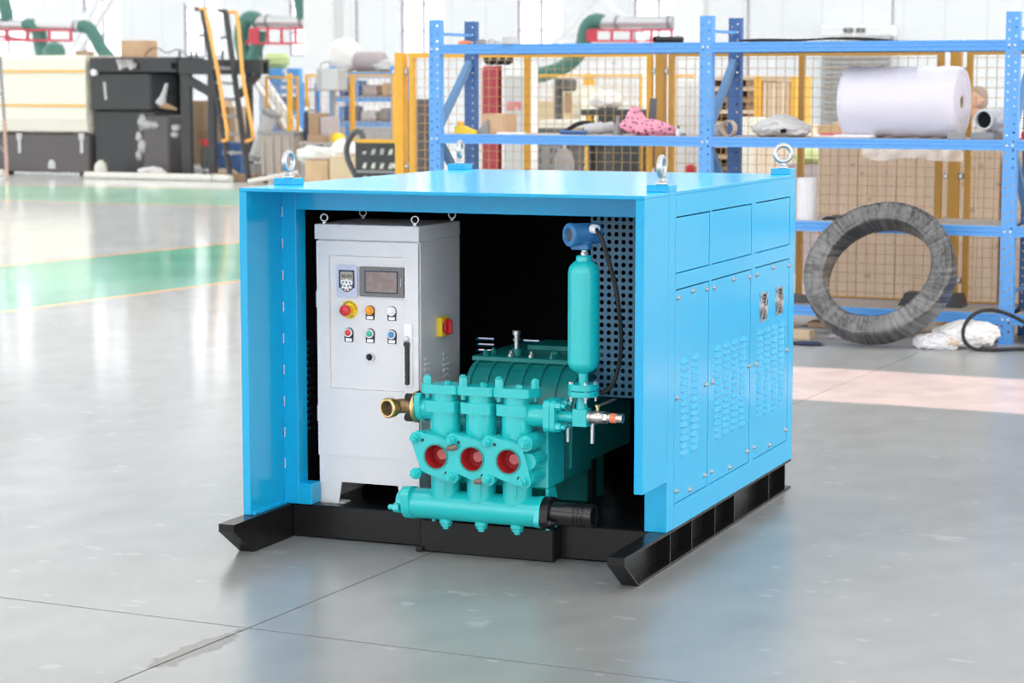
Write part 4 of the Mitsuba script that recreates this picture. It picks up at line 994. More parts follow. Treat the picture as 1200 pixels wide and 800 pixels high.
part(po, 'foot', cyl((x, 23.6, 0), (x, 23.6, 0.012), 0.09, 16), 'grey_mid')


def crate_boards(key, x0, x1, y0, y1, z0, z1, n, m, alt):
    """a closed crate: body plus separate front boards."""
    part(key, 'body', box(x0, x1, y0 + 0.02, y1, z0, z1), m, smooth=False)
    w = (x1 - x0) / n
    for i in range(n):
        part(key, 'board', box(x0 + i * w + 0.0015, x0 + (i + 1) * w - 0.0015, y0 + 0.002 * (i % 3), y0 + 0.0195, z0 + 0.002, z1 - 0.004 * (i % 2)), alt if i % 3 == 1 else m, smooth=False)


# boards, bins and boxes seen below the platform
x0, x1, z0, z1 = (-20.098, -19.6, 0.289, 1.341)
k = thing('wooden_case', 'tall wooden case standing behind the black platform legs', 'case')
crate_boards(k, x0, x1, 27.2, 27.8, 0.0, z1, 4, 'wood_pale', 'card')
x0, x1, z0, z1 = (-19.415, -19.046, 0.472, 1.237)
k = thing('wooden_case', 'lower wooden case behind the black ladder', 'case')
crate_boards(k, x0, x1, 27.0, 27.6, 0.0, z1, 3, 'wood_pale', 'wood_dark')
x0, x1, z0, z1 = (-19.006, -18.478, 0.197, 0.612)
k = thing('blue_bin', 'dark blue plastic bin behind the ladder foot', 'bin')
part(k, 'body', hull([(a, b, c) for c, e in ((0.0, 0.05), (z1 - 0.05, 0.0)) for a in (x0 + e, x1 - e) for b in (26.3 + e, 26.8 - e)]), 'bin_blue', smooth=False)
part(k, 'rim', box(x0 - 0.02, x1 + 0.02, 26.28, 26.82, z1 - 0.049, z1, 0.01), 'bin_blue', smooth=False)
part(k, 'marking', join(*[prism(sbox(x0 + 0.16 + 0.08 * i, z1 - 0.22, x0 + 0.22 + 0.08 * i, z1 - 0.14), 26.28, 26.30, 'y') for i in range(3)]), 'white_paint', smooth=False)
x0, x1, z0, z1 = (-19.094, -18.94, 0.335, 0.678)
k = thing('fire_extinguisher', 'small dark extinguisher with red head behind the platform legs', 'extinguisher')
part(k, 'bottle', lathe([(1e-5, 0), (0.08, 0), (0.085, 0.02), (0.085, z1 - 0.2), (0.04, z1 - 0.12), (1e-5, z1 - 0.12)], ((x0 + x1) / 2, 26.0, 0), (0, 0, 1), 18), 'grey_dark')
part(k, 'head', join(cyl(((x0 + x1) / 2, 26.0, z1 - 0.12), ((x0 + x1) / 2, 26.0, z1), 0.05, 12), box((x0 + x1) / 2 - 0.12, (x0 + x1) / 2 + 0.1, 25.97, 26.03, z1 - 0.07, z1 - 0.02, 0.01)), 'bright_red', 'red head')
for i, (px, py, s, m, lab) in enumerate(((232, 200, 0.22, 'grey_wrap', 'crumpled grey sack under the black platform'), (216 + 12, 206, 0.14, 'grey_mid', 'small grey sack beside the platform leg'), (204, 196, 0.2, 'grey_wrap', 'pale sack behind the left platform leg'), (258, 205, 0.16, 'tape_tan', 'tan rag at the foot of the ladder'))):
    x, y, z = P_(px, py, 25.9)
    single('sack', blob((x, 26.1 - 0.9 * (i == 2), s * 0.45), (s * 1.3, s * 0.9, s * 0.6), 40 + i, 0.35, 2, 3, -s * 0.45), m, lab, 'sack')

# conveyor, chip bin and boxes behind the enclosure's left top corner
cv_ = thing('conveyor', 'pale inclined conveyor beam with slots rising behind the ladder', 'conveyor')
a, b = np.array((-18.106, 26.2, 1.74)), np.array((-17.305, 26.2, 0.707))
part(cv_, 'side_rail', beam(a, b, 0.05, 0.26, (0, 1, 0)), 'white_paint', smooth=False)
part(cv_, 'belt', beam(a + [0, 0.13, 0.02], b + [0, 0.13, 0.02], 0.06, 0.2, (0, 1, 0)), 'grey_light', smooth=False)
part(cv_, 'side_rail', beam(a + [0, 0.26, 0], b + [0, 0.26, 0], 0.05, 0.26, (0, 1, 0)), 'white_paint', smooth=False)
for u in (0.12, 0.3, 0.48, 0.66, 0.84):
    p = a * (1 - u) + b * u
    q = a * (0.92 - u) + b * (u + 0.08)
    part(cv_, 'slot', beam(p + [0.01, -0.027, 0], q + [0.01, -0.027, 0], 0.004, 0.05, (0, 1, 0)), 'wood_dark', smooth=False)
part(cv_, 'leg', beam(b + [-0.2, 0.13, 0], (b[0] - 0.2, b[1] + 0.13, 0), 0.1, 0.1, (0, 1, 0)), 'white_paint', smooth=False)
part(cv_, 'leg', beam(a + [0.1, 0.13, -0.1], (a[0] + 0.1, a[1] + 0.13, 0), 0.1, 0.1, (0, 1, 0)), 'white_paint', smooth=False)
tb_ = thing('suction_tube', 'grey tube sloping down in front of the pale conveyor', 'tube')
part(tb_, 'tube', tube([(-17.457, 25.7, 1.155), (-17.635, 25.7, 0.774), (-17.832, 25.7, 0.331)], [0.14, 0.12, 0.10], 14), 'grey_light')
part(tb_, 'collar', tube([(-17.448, 25.7, 1.17), (-17.475, 25.7, 1.111)], 0.17, 14), 'grey_mid')
part(tb_, 'collar', tube([(-17.796, 25.7, 0.419), (-17.814, 25.7, 0.36)], 0.135, 14), 'grey_mid')
part(tb_, 'foot', box(*[(-17.92, 25.7, 0.3)[0], (-17.746, 25.7, 0.302)[0]], 25.6, 25.85, 0.0, (-17.832, 25.7, 0.331)[2] - 0.05, 0.01), 'grey_mid', smooth=False)
x0, x1, z0, z1 = (-17.015, -16.359, 0.358, 0.817)
k = thing('chip_bin', 'grey brown metal chip bin beside the ladder', 'bin')
part(k, 'body', hull([(a_, b_, c_) for c_, e in ((0.14, 0.02), (z1, 0.0)) for a_ in (x0 + e, x1 - e) for b_ in (24.6 + e, 25.2 - e)]), 'deck_wood', smooth=False)
part(k, 'rim', prism(sbox(x0 - 0.03, 24.57, x1 + 0.03, 25.23).difference(sbox(x0 + 0.02, 24.62, x1 - 0.02, 25.18)), z1 + 0.001, z1 + 0.04, 'z'), 'grey_mid', smooth=False)
for u in (0.12, 0.38, 0.62, 0.88):
    part(k, 'stiffener', box(x0 + u * (x1 - x0) - 0.015, x0 + u * (x1 - x0) + 0.015, 24.575, 24.61, 0.16, z1 - 0.04), 'deck_wood', smooth=False)
for a_, b_ in ((x0 + 0.06, 24.66), (x1 - 0.06, 24.66), (x0 + 0.06, 25.12), (x1 - 0.06, 25.12)):
    part(k, 'caster', cyl((a_ - 0.02, b_, 0.07), (a_ + 0.02, b_, 0.07), 0.07, 14), 'rubber')
single('floor_pipe', cyl(((-16.879, 24, 0.23)[0], 24.0, 0.05), ((-16.158, 24, 0.38)[0], 24.4, 0.2), 0.04, 10), 'pvc', 'pale thin pipe slanting below the chip bin', 'pipe')


def carton(px0, py0, px1, py1, y, m, lab, dep=0.4, zf=0.0, name='carton', group=None):
    u0, u1, v0, v1 = R_(px0, py0, px1, py1, y)
    k = thing(name, lab, 'box', group)
    part(k, 'body', box(u0, u1, y, y + dep, zf, v1 - 0.008, 0.004), m, smooth=False)
    part(k, 'flap', box(u0 + 0.002, u1 - 0.002, y + 0.002, y + dep / 2 - 0.004, v1 - 0.007, v1), m, smooth=False)
    part(k, 'flap', box(u0 + 0.002, u1 - 0.002, y + dep / 2 + 0.004, y + dep - 0.002, v1 - 0.007, v1), m, smooth=False)
    return k


carton(357, 188, 384, 210, 22.6, 'card', 'brown carton with a dark edge behind the left lifting eye', 0.45)
carton(386, 183, 415, 210, 22.4, 'wood_pale', 'pale yellow carton between the brown carton and the black slotted rack', 0.45)
for i, (px, py, y, sx, sz, m, lab) in enumerate(((372, 183, 22.9, 0.34, 0.16, 'grey_wrap', 'heap of grey plastic wrap on the brown carton'), (404, 176, 22.7, 0.22, 0.16, 'bag_white', 'white bag on the pale yellow carton'))):
    x, y_, z = P_(px, py, y)
    single('plastic_heap', blob((x, y, z), (sx, 0.2, sz), 60 + i, 0.4, 2.2, 3), m, lab, 'plastic sheet')
k = thing('work_table', 'low table with brown and red goods behind the cartons', 'table')
x0, x1, z0, z1 = (-16.075, -15.081, 0.662, 0.706)
part(k, 'tabletop', box(x0, x1, 24.3, 25.0, z1 - 0.04, z1), 'deck_wood', smooth=False)
for a_ in (x0 + 0.05, x1 - 0.05):
    for b_ in (24.36, 24.94):
        part(k, 'leg', box(a_ - 0.03, a_ + 0.03, b_ - 0.03, b_ + 0.03, 0, z1 - 0.041), 'grey_mid', smooth=False)
zt_ = z1
for (a, t_, b, m, lab) in ((359, 132, 372, 'wood_dark', 'dark brown carton on the low table'), (373, 137, 384, 'mauve', 'pinkish carton on the low table'), (360, 158, 380, 'wood_dark', 'flat brown tray on the low table')):
    u0, u1, v0, v1 = R_(a, t_, b, 166, 24.4 if t_ != 158 else 24.31)
    single('carton', box(u0, u1, 24.45 if t_ != 158 else 24.31, 24.8 if t_ != 158 else 24.44, zt_, v1, 0.01), m, lab, 'box', smooth=False)
x, y, z = (-15.514, 24.5, 0.791)
single('hard_hat', join(lathe([(0.15, 0.0), (0.15, 0.012), (0.125, 0.014), (0.122, 0.06), (0.10, 0.11), (0.055, 0.14), (1e-5, 0.15)], (x, 24.6, zt_), (0, 0, 1), 20)), 'yellow', 'yellow hard hat on the low table', 'hard hat')
k = thing('bottle', 'dark bottle with white cap beside the yellow fence post', 'bottle')
x, y, z = (-16.335, 24.9, 0.916)
part(k, 'body', lathe([(1e-5, 0), (0.05, 0), (0.05, 0.42), (0.025, 0.5), (1e-5, 0.5)], (x + 0.05, 24.9, zt_), (0, 0, 1), 14), 'navy')
part(k, 'cap', cyl((x + 0.05, 24.9, zt_ + 0.5), (x + 0.05, 24.9, zt_ + 0.56), 0.03, 12), 'white_plastic')


# ---------------------------------------------------------------- fences
def fence(x0, x1, y, z1, lab, mids=(), z0=0.12, pitch=0.068, wr=0.0022, m='fence_yellow', fw=0.04, group=None):
    k = thing('mesh_fence', lab, 'fence', group)
    part(k, 'frame', prism(sbox(x0, z0, x1, z1).difference(sbox(x0 + fw, z0 + fw, x1 - fw, z1 - fw)), y - 0.02, y + 0.02, 'y'), m, smooth=False)
    for mx in mids:
        part(k, 'mid_bar', box(mx - 0.021, mx + 0.021, y - 0.019, y + 0.019, z0 + fw, z1 - fw), m, smooth=False)
    ws = []
    for z in np.arange(z0 + fw + pitch / 2, z1 - fw, pitch):
        ws.append(box(x0 + fw, x1 - fw, y - 0.030 if mids else y - 0.003, (y - 0.030 if mids else y - 0.003) + 2 * wr, z - wr, z + wr))
    for x in np.arange(x0 + fw + pitch / 2, x1 - fw, pitch):
        ws.append(box(x - wr, x + wr, y - 0.030 if mids else y - 0.003, (y - 0.030 if mids else y - 0.003) + 2 * wr, z0 + fw, z1 - fw))
    part(k, 'wire_mesh', join(*ws), 'wire', 'thin welded wire mesh', False, kind='stuff')
    return k


def fence_post(x0, x1, y, z1, lab, m='fence_yellow', group=None):
    k = thing('fence_post', lab, 'post', group)
    part(k, 'tube', box(x0, x1, y - 0.04, y + 0.04, 0.008, z1, 0.004), m, smooth=False)
    part(k, 'foot_plate', box(x0 - 0.04, x1 + 0.04, y - 0.08, y + 0.08, 0, 0.0078), m, smooth=False)
    for z in (1.74, 1.02, 0.3):
        for xq in (x0 - 0.032, x1):
            ck = part(k, 'clamp', box(xq, xq + 0.032, y - 0.02, y + 0.02, z - 0.022, z + 0.022, 0.004), 'steel_dull', smooth=False)
            part(ck, 'bolt', hexb((xq + 0.016, y - 0.02, z), (0, -1, 0), 0.012, 0.01), 'zinc')


FY = 8.1
fence_post(-5.44, -5.365, FY, 1.885, 'thick bright yellow fence post left of the blue rack')
fence(-5.325, -3.325, FY, 1.885, 'yellow framed mesh fence panel behind the left bay of the blue rack', (-4.33,))
fence_post(-3.29, -3.225, FY, 1.885, 'yellow fence post behind the pink bundle', 'fence_ochre')
fence(-3.195, -1.175, FY, 1.885, 'yellow framed mesh fence panel behind the roll and the hose ring', (-2.19,), m='fence_ochre')
fence_post(-1.125, -1.055, FY, 1.885, 'yellow fence post behind the end of the bubble wrap roll', 'fence_ochre')
fence(-1.015, 1.0, FY, 1.885, 'yellow framed mesh fence panel at the right picture edge', (0.0,), m='fence_ochre')

# second row of fences far behind
for (a, b, y, top, lab) in ((311, 350, 26, 89, 'far yellow mesh fence below the blue sign board'), (358, 413, 26.5, 87, 'far yellow mesh fence beside the grey electric box'), (413, 462, 26.5, 87, 'far yellow mesh fence before the blue storage shelf'), (620, 686, 26, 87, 'far yellow mesh fence behind the left rack bay'), (694, 752, 26, 87, 'far yellow mesh fence left of the pink bundle'), (792, 812, 26, 87, 'narrow far yellow fence left of the middle rack post')):
    u0, u1, v0, v1 = R_(a, top, b, 150, y)
    fence(u0, u1, y, v1, lab, pitch=0.11, wr=0.004, fw=0.036, z0=0.0)
for (px, y, lab) in ((339.5, 25.8, 'far yellow post right of the blue sign board'), (690, 25.8, 'far yellow post above the black table')):
    x = P_(px, 100, y)[0]
    fence_post(x - 0.035, x + 0.035, y, P_(px, 86, y)[2], lab)

# storage shelves and things far behind
k = thing('sign_board', 'blue board with a white number 1 above the far fence', 'sign')
x0, x1, z0, z1 = (-18.631, -17.989, 1.604, 1.927)
part(k, 'board', box(x0, x1, 27.5, 27.56, z0, z1, 0.01), 'rack_blue', smooth=False)
part(k, 'number', on_front(letters('1', 0.22, 0.004), x0 + 0.26, 27.499, z0 + 0.09), 'white_paint', smooth=False)
for x in (x0 + 0.05, x1 - 0.05):
    part(k, 'post', box(x - 0.04, x + 0.04, 27.561, 27.64, 0, z1), 'rack_blue', smooth=False)
x0, x1, z0, z1 = (-18.708, -18.331, 1.926, 2.097)
zb_ = (-18.631, 27.5, 1.927)[2]
single('green_bundle', box(x0 - 0.05, x1 + 0.05, 27.5, 27.75, zb_ + 0.002, zb_ + 0.27, 0.08), 'lime', 'lime green bundle on top of the blue sign board', 'bundle')


def shelf(px0, px1, tops, y, lab, m='rack_blue', dep=0.6):
    k = thing('storage_shelf', lab, 'shelf')
    xa, xb = P_(px0, tops[0], y)[0], P_(px1, tops[0], y)[0]
    zt = P_(px0, tops[0], y)[2]
    for x in (xa, xb):
        for yy_ in (y, y + dep):
            part(k, 'post', box(x - 0.05, x + 0.05, yy_, yy_ + 0.06, 0, zt + 0.1), m, smooth=False)
    zs = [P_(px0, t, y)[2] for t in tops]
    for z in zs:
        part(k, 'beam', box(xa + 0.051, xb - 0.051, y + 0.002, y + 0.05, z - 0.11, z - 0.02), m, smooth=False)
        part(k, 'shelf_board', box(xa + 0.051, xb - 0.051, y + 0.051, y + dep - 0.01, z - 0.05, z), 'deck_wood', smooth=False)
    return xa, xb, zs


xa, xb, zs = shelf(388, 460, (84, 112, 141), 29.0, 'blue storage shelf with grey goods behind the far fence')
for i, (u0, u1, lev, h, m, lab) in enumerate(((0.05, 0.2, 1, 0.3, 'bin_blue', 'dark blue bin'), (0.23, 0.4, 1, 0.36, 'rack_blue', 'bright blue bin'), (0.43, 0.7, 1, 0.25, 'mauve', 'mauve carton'), (0.74, 0.95, 1, 0.3, 'card', 'brown carton'),
                                                  (0.04, 0.16, 2, 0.34, 'rack_blue', 'bright blue bin'), (0.2, 0.33, 2, 0.34, 'bin_blue', 'dark blue bin'), (0.4, 0.68, 2, 0.22, 'grey_light', 'pale grey carton'), (0.72, 0.96, 2, 0.3, 'grey_mid', 'grey carton'))):
    w = xb - xa
    single('shelf_bin', box(xa + u0 * w + 0.05, xa + u1 * w, 29.08, 29.45, zs[lev] + 0.002, zs[lev] + h * 0.78, 0.02), m, f'{lab} on the {("", "middle", "lower")[lev]} board of the far blue shelf, {["first", "second", "third", "fourth"][i % 4]} from the left', 'bin', smooth=False)
x, y, z = (-18.024, 29.2, 2.061)
single('white_sack', blob((x - 0.05, 29.3, zs[0] + 0.30), (0.34, 0.28, 0.34), 3, 0.18, 1.3, 3, -0.295), 'bag_white', 'bulging white sack on top of the far blue shelf', 'sack')
x, y, z = (-17.569, 29.2, 2.028)
single('grey_roll', cyl((x - 0.26, 29.3, zs[0] + 0.19), (x + 0.36, 29.3, zs[0] + 0.19), 0.185, 18, 0.04), 'mauve', 'grey mauve rolled blanket on top of the far blue shelf', 'roll')
x, y, z = (-17.208, 29.2, 1.963)
single('grey_heap', blob((x, 29.3, zs[0] + 0.1), (0.22, 0.2, 0.13), 9, 0.3, 2, 3, -0.1), 'grey_light', 'small grey heap at the right end of the far blue shelf top', 'heap')
shelf(306, 352, (103, 128, 150), 29.5, 'blue shelf with brown goods behind the sign board')
xs2 = [P_(a, 120, 29.6)[0] for a in (313, 324, 335, 345)]
for i, x in enumerate(xs2):
    for j, t in enumerate((128, 150)):
        z = P_(306, t, 29.5)[2]
        single('goods_box', box(x - 0.16, x + 0.16, 29.56, 29.9, z + 0.002, z + 0.19 + 0.03 * ((i + j) % 3), 0.02), ('mauve', 'card', 'bin_blue', 'wood_dark')[(i + 2 * j) % 4], f'goods box on the {("upper", "lower")[j]} board behind the sign board, {["first", "second", "third", "fourth"][i]} from the left', 'box', smooth=False)
x0, x1, z0, z1 = (-20.497, -17.948, 0.461, 1.11)
single('back_counter', box(x0, x1, 31.0, 31.6, 0, z1 - 0.3, 0.01), 'grey_light', 'long pale counter behind the far shelves', 'counter', smooth=False)

# black slotted rack, yellow rail
k = thing('slotted_rack', 'black rack plate with rows of slanted slots behind the yellow post', 'slotted rack')
x0, x1, z0, z1 = (-9.164, -8.602, 0.354, 1.025)
pol = sbox(x0, 0.0, x1, z1)
cells = []
for r_, py in enumerate((177, 193.5, 209, 226, 242)):
    zc_ = P_(430, py, 14.0)[2]
    for c_ in range(5):
        xc_ = P_(426.5 + 10.2 * c_, py, 14.0)[0]
        cells.append(Polygon([(xc_ - 0.036, zc_ - 0.036), (xc_ + 0.018, zc_ - 0.036), (xc_ + 0.038, zc_ + 0.028), (xc_ - 0.014, zc_ + 0.028)]))
part(k, 'front_plate', prism(pol.difference(union_all(cells)), 14.0, 14.012, 'y'), 'hazed_black', smooth=False)
part(k, 'side_plate', box(x0, x0 + 0.012, 14.0125, 14.4, 0, z1), 'hazed_black', smooth=False)
part(k, 'side_plate', box(x1 - 0.012, x1, 14.0125, 14.4, 0, z1), 'hazed_black', smooth=False)
zc_ = (-9.008, 13.98, 0.706)[2]
part(k, 'rail', box(x0 + 0.02, x1, 13.985, 13.999, zc_ - 0.014, zc_ + 0.014), 'grey_mid', smooth=False)
for r_, py in enumerate((177, 193.5, 209)):  # added pale blocks imitate the bright background seen through the slots
    zc_ = P_(430, py, 14.0)[2]
    for c_ in range(5):
        xc_ = P_(426.5 + 10.2 * c_, py, 14.0)[0]
        single('backdrop_block', box(xc_ - 0.040, xc_ + 0.040, 14.0135, 14.3, zc_ - 0.055, zc_ + (0.032 if r_ else 0.0 + 0.02 * (c_ % 2)), 0.003), 'cream' if r_ or c_ > 2 else 'grey_light', f'added pale backdrop in the {["top", "second", "third"][r_]} row of the black slotted rack, {["first", "second", "third", "fourth", "fifth"][c_]} from the left', 'block', smooth=False)
for zz in ((-9.017, 14, 0.926)[2], (-9.019, 14, 0.774)[2], (-9.02, 14, 0.631)[2]):
    part(k, 'tray', box(x0 + 0.013, x1 - 0.013, 14.0125, 14.39, zz - 0.067, zz - 0.056), 'hazed_black', smooth=False)
k = thing('guard_rail', 'low yellow rail in front of the black slotted rack', 'rail')
x0, x1, z0, z1 = (-8.916, -8.32, 1.026, 1.065)
part(k, 'bar', box(x0, x1, 13.6, 13.64, z0, z1, 0.004), 'fence_yellow', smooth=False)
for x in (x1 - 0.05, x0 + 0.6):
    part(k, 'post', box(x, x + 0.05, 13.641, 13.68, 0, z1, 0.004), 'fence_yellow', smooth=False)
single('black_hose', tube([((-9.373, 14.3, 0.416)[0], 14.3, 0.035), (-9.392, 14.3, 0.744), (-9.443, 14.3, 0.95), (-9.388, 14.3, 1.072), (-9.323, 14.3, 1.129), (-9.269, 14.3, 1.129), (-9.238, 14.3, 1.073), (-9.249, 14.3, 0.961)], 0.033, 10, smooth_n=40), 'grey_dark', 'black hose bent over the corner of the slotted rack', 'hose')
x0, x1, z0, z1 = (-7.744, -7.578, 0.452, 1.498)
k = thing('dark_cabinet', 'narrow dark cabinet behind the thick yellow post', 'cabinet')
part(k, 'body', box(x0, x1, 12.5, 13.0, 0.02, z1, 0.01), 'base_grey', smooth=False)
part(k, 'door', box(x0 + 0.01, x1 - 0.01, 12.48, 12.499, 0.05, z1 - 0.03, 0.004), 'base_grey', smooth=False)

# ---------------------------------------------------------------- behind the mesh, left bay
x0, x1, z0, z1 = (-7.15, -6.971, 0.783, 1.827)
k = thing('red_column', 'tall dark red cabinet column with black hose coils on top', 'column')
part(k, 'body', box(x0, x1, 13.0, 13.3, 0.0, z1, 0.03), 'dark_red', smooth=False)
part(k, 'plinth', box(x0 - 0.01, x1 + 0.01, 12.99, 13.31, 0.0, 0.08), 'grey_dark', smooth=False)
zt_ = z1
for i, px in enumerate((570, 580, 589)):
    x = P_(px, 74, 13.1)[0]
    single('hose_coil', join(*[torus((x, 13.15 + 0.04 * j, zt_ + 0.075), (0.25, 1, 0.0), 0.05, 0.016, 20, 8) for j in range(3)]), 'rubber', f'coiled black hose on top of the red column, {["first", "second", "third"][i]} from the left', 'hose')
x0, x1, z0, z1 = (-6.985, -6.674, 0.744, 1.802)
k = thing('hydrant_cabinet', 'light grey cabinet with red characters behind the rack', 'cabinet')
x0 = max(x0, (-6.97, 13, 1.826)[0] + 0.025)
part(k, 'body', box(x0, x1, 13.05, 13.35, 0.0, zt_, 0.01), 'white_paint', smooth=False)
dk = part(k, 'door', box(x0 + 0.06, x1 - 0.012, 13.03, 13.049, 0.05, z1 - 0.07, 0.004), 'grey_light', smooth=False)
x, y, z = (-6.871, 13.03, 1.404)
S = 0.11


def glyph(x, z, s, strokes):
    return [box(x + min(a, c) * s - 0.005, x + max(a, c) * s + 0.005, 13.0255, 13.0295, z + min(b, d) * s - 0.005, z + max(b, d) * s + 0.005) for a, b, c, d in strokes]


part(dk, 'lettering', join(*glyph(x - 0.005, z - 0.01, 0.075, [(0.1, 0.9, 0.9, 0.9), (0.5, 0.0, 0.5, 1.0), (0.1, 0.5, 0.9, 0.5), (0.1, 0.0, 0.1, 0.55), (0.9, 0.0, 0.9, 0.55), (0.1, 0.0, 0.9, 0.0)]),
     *glyph(x + 0.083, z - 0.01, 0.075, [(0.0, 0.9, 0.35, 0.9), (0.0, 0.0, 0.0, 0.95), (0.35, 0.45, 0.35, 0.95), (0.0, 0.5, 0.35, 0.5), (0.5, 0.8, 1.0, 0.8), (0.75, 0.1, 0.75, 1.0), (0.5, 0.4, 1.0, 0.4), (0.45, 0.05, 1.0, 0.05)])), 'bright_red', 'red characters', False)
for i, (a, t, b, bot, y, m, lab) in enumerate(((620, 170, 655, 215, 15.0, 'grey_mid', 'grey plastic crate behind the mesh below the middle shelf'), (626, 150, 652, 170, 15.1, 'grey_dark', 'dark tray on the grey plastic crate'))):
    u0, u1, v0, v1 = R_(a, t, b, bot, y)
    if i == 0:
        k = thing('plastic_crate', lab, 'crate')
        fp = sbox(u0, 0.0, u1, v1)
        for py in (176, 188, 200, 212):
            zc_ = P_(630, py, y)[2]
            for px in (624, 628.5, 633, 646, 650.5):
                xc_ = P_(px, py, y)[0]
                fp = fp.difference(sbox(xc_ - 0.014, zc_ - 0.03, xc_ + 0.014, zc_ + 0.02))
        part(k, 'front', prism(fp, y, y + 0.02, 'y'), m, smooth=False)
        part(k, 'body', box(u0, u1, y + 0.0205, y + 0.45, 0, v1), 'grey_dark', smooth=False)
        for py in (182, 194, 206):
            zc_ = P_(630, py, y)[2]
            part(k, 'ledge', box(u0 - 0.01, u1 + 0.01, y - 0.012, y - 0.001, zc_ - 0.012, zc_ + 0.012), 'grey_mid', smooth=False)
        zk = v1
    else:
        single('tray', box(u0, u1, y, y + 0.35, zk, v1, 0.01), m, lab, 'tray', smooth=False)
k = thing('work_bench', 'bench with a thick black top behind the mesh and the pink bundle', 'bench')
x0, x1, z0, z1 = (-7.822, -7.041, 1.284, 1.349)
part(k, 'top', box(x0, x1, 17.0, 17.8, z0, z1, 0.01), 'hazed_black', smooth=False)
u0, u1, v0, v1 = (-7.624, -7.081, 1.133, 1.279)
part(k, 'drawer_case', box(u0, u1, 17.05, 17.7, 0.25, z0 - 0.001, 0.01), 'hazed_black', smooth=False)
for x in (x0 + 0.08, x1 - 0.08):
    part(k, 'leg', box(x - 0.04, x + 0.04, 17.06, 17.14, 0, z0 - 0.001), 'fence_yellow', smooth=False)
zt_ = z1
x, y, z = (-7.634, 17.3, 1.427)
single('white_bag', blob((x, 17.35, zt_ + 0.10), (0.20, 0.18, 0.12), 21, 0.2, 1.5, 3, -0.10), 'bag_white', 'white bag on the black topped bench', 'bag')
x0, x1, z0, z1 = (-9.095, -8.365, 0.885, 1.209)
k = thing('plank_stack', 'stack of pale planks behind the mesh', 'planks')
for i in range(9):
    part(k, 'plank', box(x0 + 0.02 * (i % 3), x1 - 0.03 * (i % 2), 18.5, 19.1, 0.2 + i * (z1 - 0.2) / 9, 0.2 + (i + 0.86) * (z1 - 0.2) / 9, 0.004), ('wood_pale', 'cream')[0 if i < 8 else 1], smooth=False)
part(k, 'bearer', join(box(x0 + 0.1, x0 + 0.2, 18.52, 19.08, 0, 0.199), box(x1 - 0.2, x1 - 0.1, 18.52, 19.08, 0, 0.199)), 'wood_dark', smooth=False)
carton(622, 118, 652, 141, 21.5, 'wood_pale', 'cream carton stack top behind the planks', 0.6, 0.0)
carton(655, 100, 682, 139, 22.3, 'cream', 'tall cream box behind the planks', 0.6, 0.0)
k = thing('drill_stand', 'dark drilling machine behind the planks', 'drill press')
x, y, z = (-9.617, 20.5, 1.166)
part(k, 'column', cyl((x - 0.12, 20.6, 0.02), (x - 0.12, 20.6, (-9.739, 20.6, 1.718)[2]), 0.06, 14), 'grey_dark')
part(k, 'head', box(x - 0.0, x + 0.12, 20.4, 20.7, (-9.542, 20.5, 1.545)[2], (-9.542, 20.5, 1.717)[2], 0.03), 'base_grey', smooth=False)
part(k, 'spindle', cyl((x + 0.07, 20.5, (-9.541, 20.5, 1.258)[2]), (x + 0.07, 20.5, (-9.542, 20.5, 1.534)[2]), 0.055, 12, 0.01), 'wood_dark')
part(k, 'arm', beam((x - 0.12, 20.6, (-9.542, 20.5, 1.625)[2]), (x, 20.6, (-9.542, 20.5, 1.625)[2]), 0.08, 0.08), 'grey_dark', smooth=False)
part(k, 'base', box(x - 0.3, x + 0.25, 20.3, 21.0, 0, 0.04), 'grey_dark', smooth=False)
k = thing('white_hopper', 'large white sloping hopper behind the far fence and green hose', 'hopper')
x0, x1, z0, z1 = (-14.237, -12.351, 1.617, 2.143)
part(k, 'body', prism(Polygon([(x0, 0.9), (x1, 0.9), (x1, z1), (x0 + 1.3, z1), (x0, z1 - 0.45)]), 30, 31.5, 'y'), 'white_paint', smooth=False)
part(k, 'seam', box(x0 + 1.4, x1 - 0.6, 29.985, 29.999, z1 - 0.14, z1 - 0.10), 'grey_light', smooth=False)
for x in (x0 + 0.1, x1 - 0.1):
    part(k, 'leg', box(x - 0.06, x + 0.06, 30.1, 30.22, 0, 0.899), 'grey_mid', smooth=False)
for i, (px, py, y, sx, sz, m, lab) in enumerate(((673, 180, 14.2, 0.105, 0.24, 'grey_dark', 'black tub left of two behind the mesh'), (703, 182, 14.4, 0.12, 0.24, 'hazed_black', 'black tub right of two behind the mesh'))):
    x, y_, z = P_(px, py, y)
    k = thing('black_tub', lab, 'tub')
    h = P_(px, 168, y)[2]
    part(k, 'body', lathe([(1e-5, 0.0), (sx * 0.85, 0.0), (sx, h - 0.05), (sx, h - 0.02), (sx * 0.9, h - 0.02), (sx * 0.9, h - 0.2), (1e-5, h - 0.2)], (x, y, 0), (0, 0, 1), 22), m)
    part(k, 'rim', torus((x, y, h - 0.02), (0, 0, 1), sx, 0.018, 24, 8), m)
k = thing('gas_bottle', 'pale grey bottle with shoulder standing behind the mesh', 'gas bottle')
x, y, z = (-6.321, 13.2, 0.914)
h = (-6.322, 13.2, 1.024)[2]
part(k, 'bottle', lathe([(1e-5, 0), (0.10, 0), (0.10, h - 0.14), (0.075, h - 0.06), (0.04, h - 0.02), (1e-5, h - 0.02)], (x, 13.2, 0), (0, 0, 1), 20), 'grey_mid')
part(k, 'valve', join(cyl((x, 13.2, h - 0.02), (x, 13.2, h + 0.03), 0.02, 10), torus((x, 13.2, h + 0.035), (0, 0, 1), 0.03, 0.008, 16, 6)), 'steel_dull')

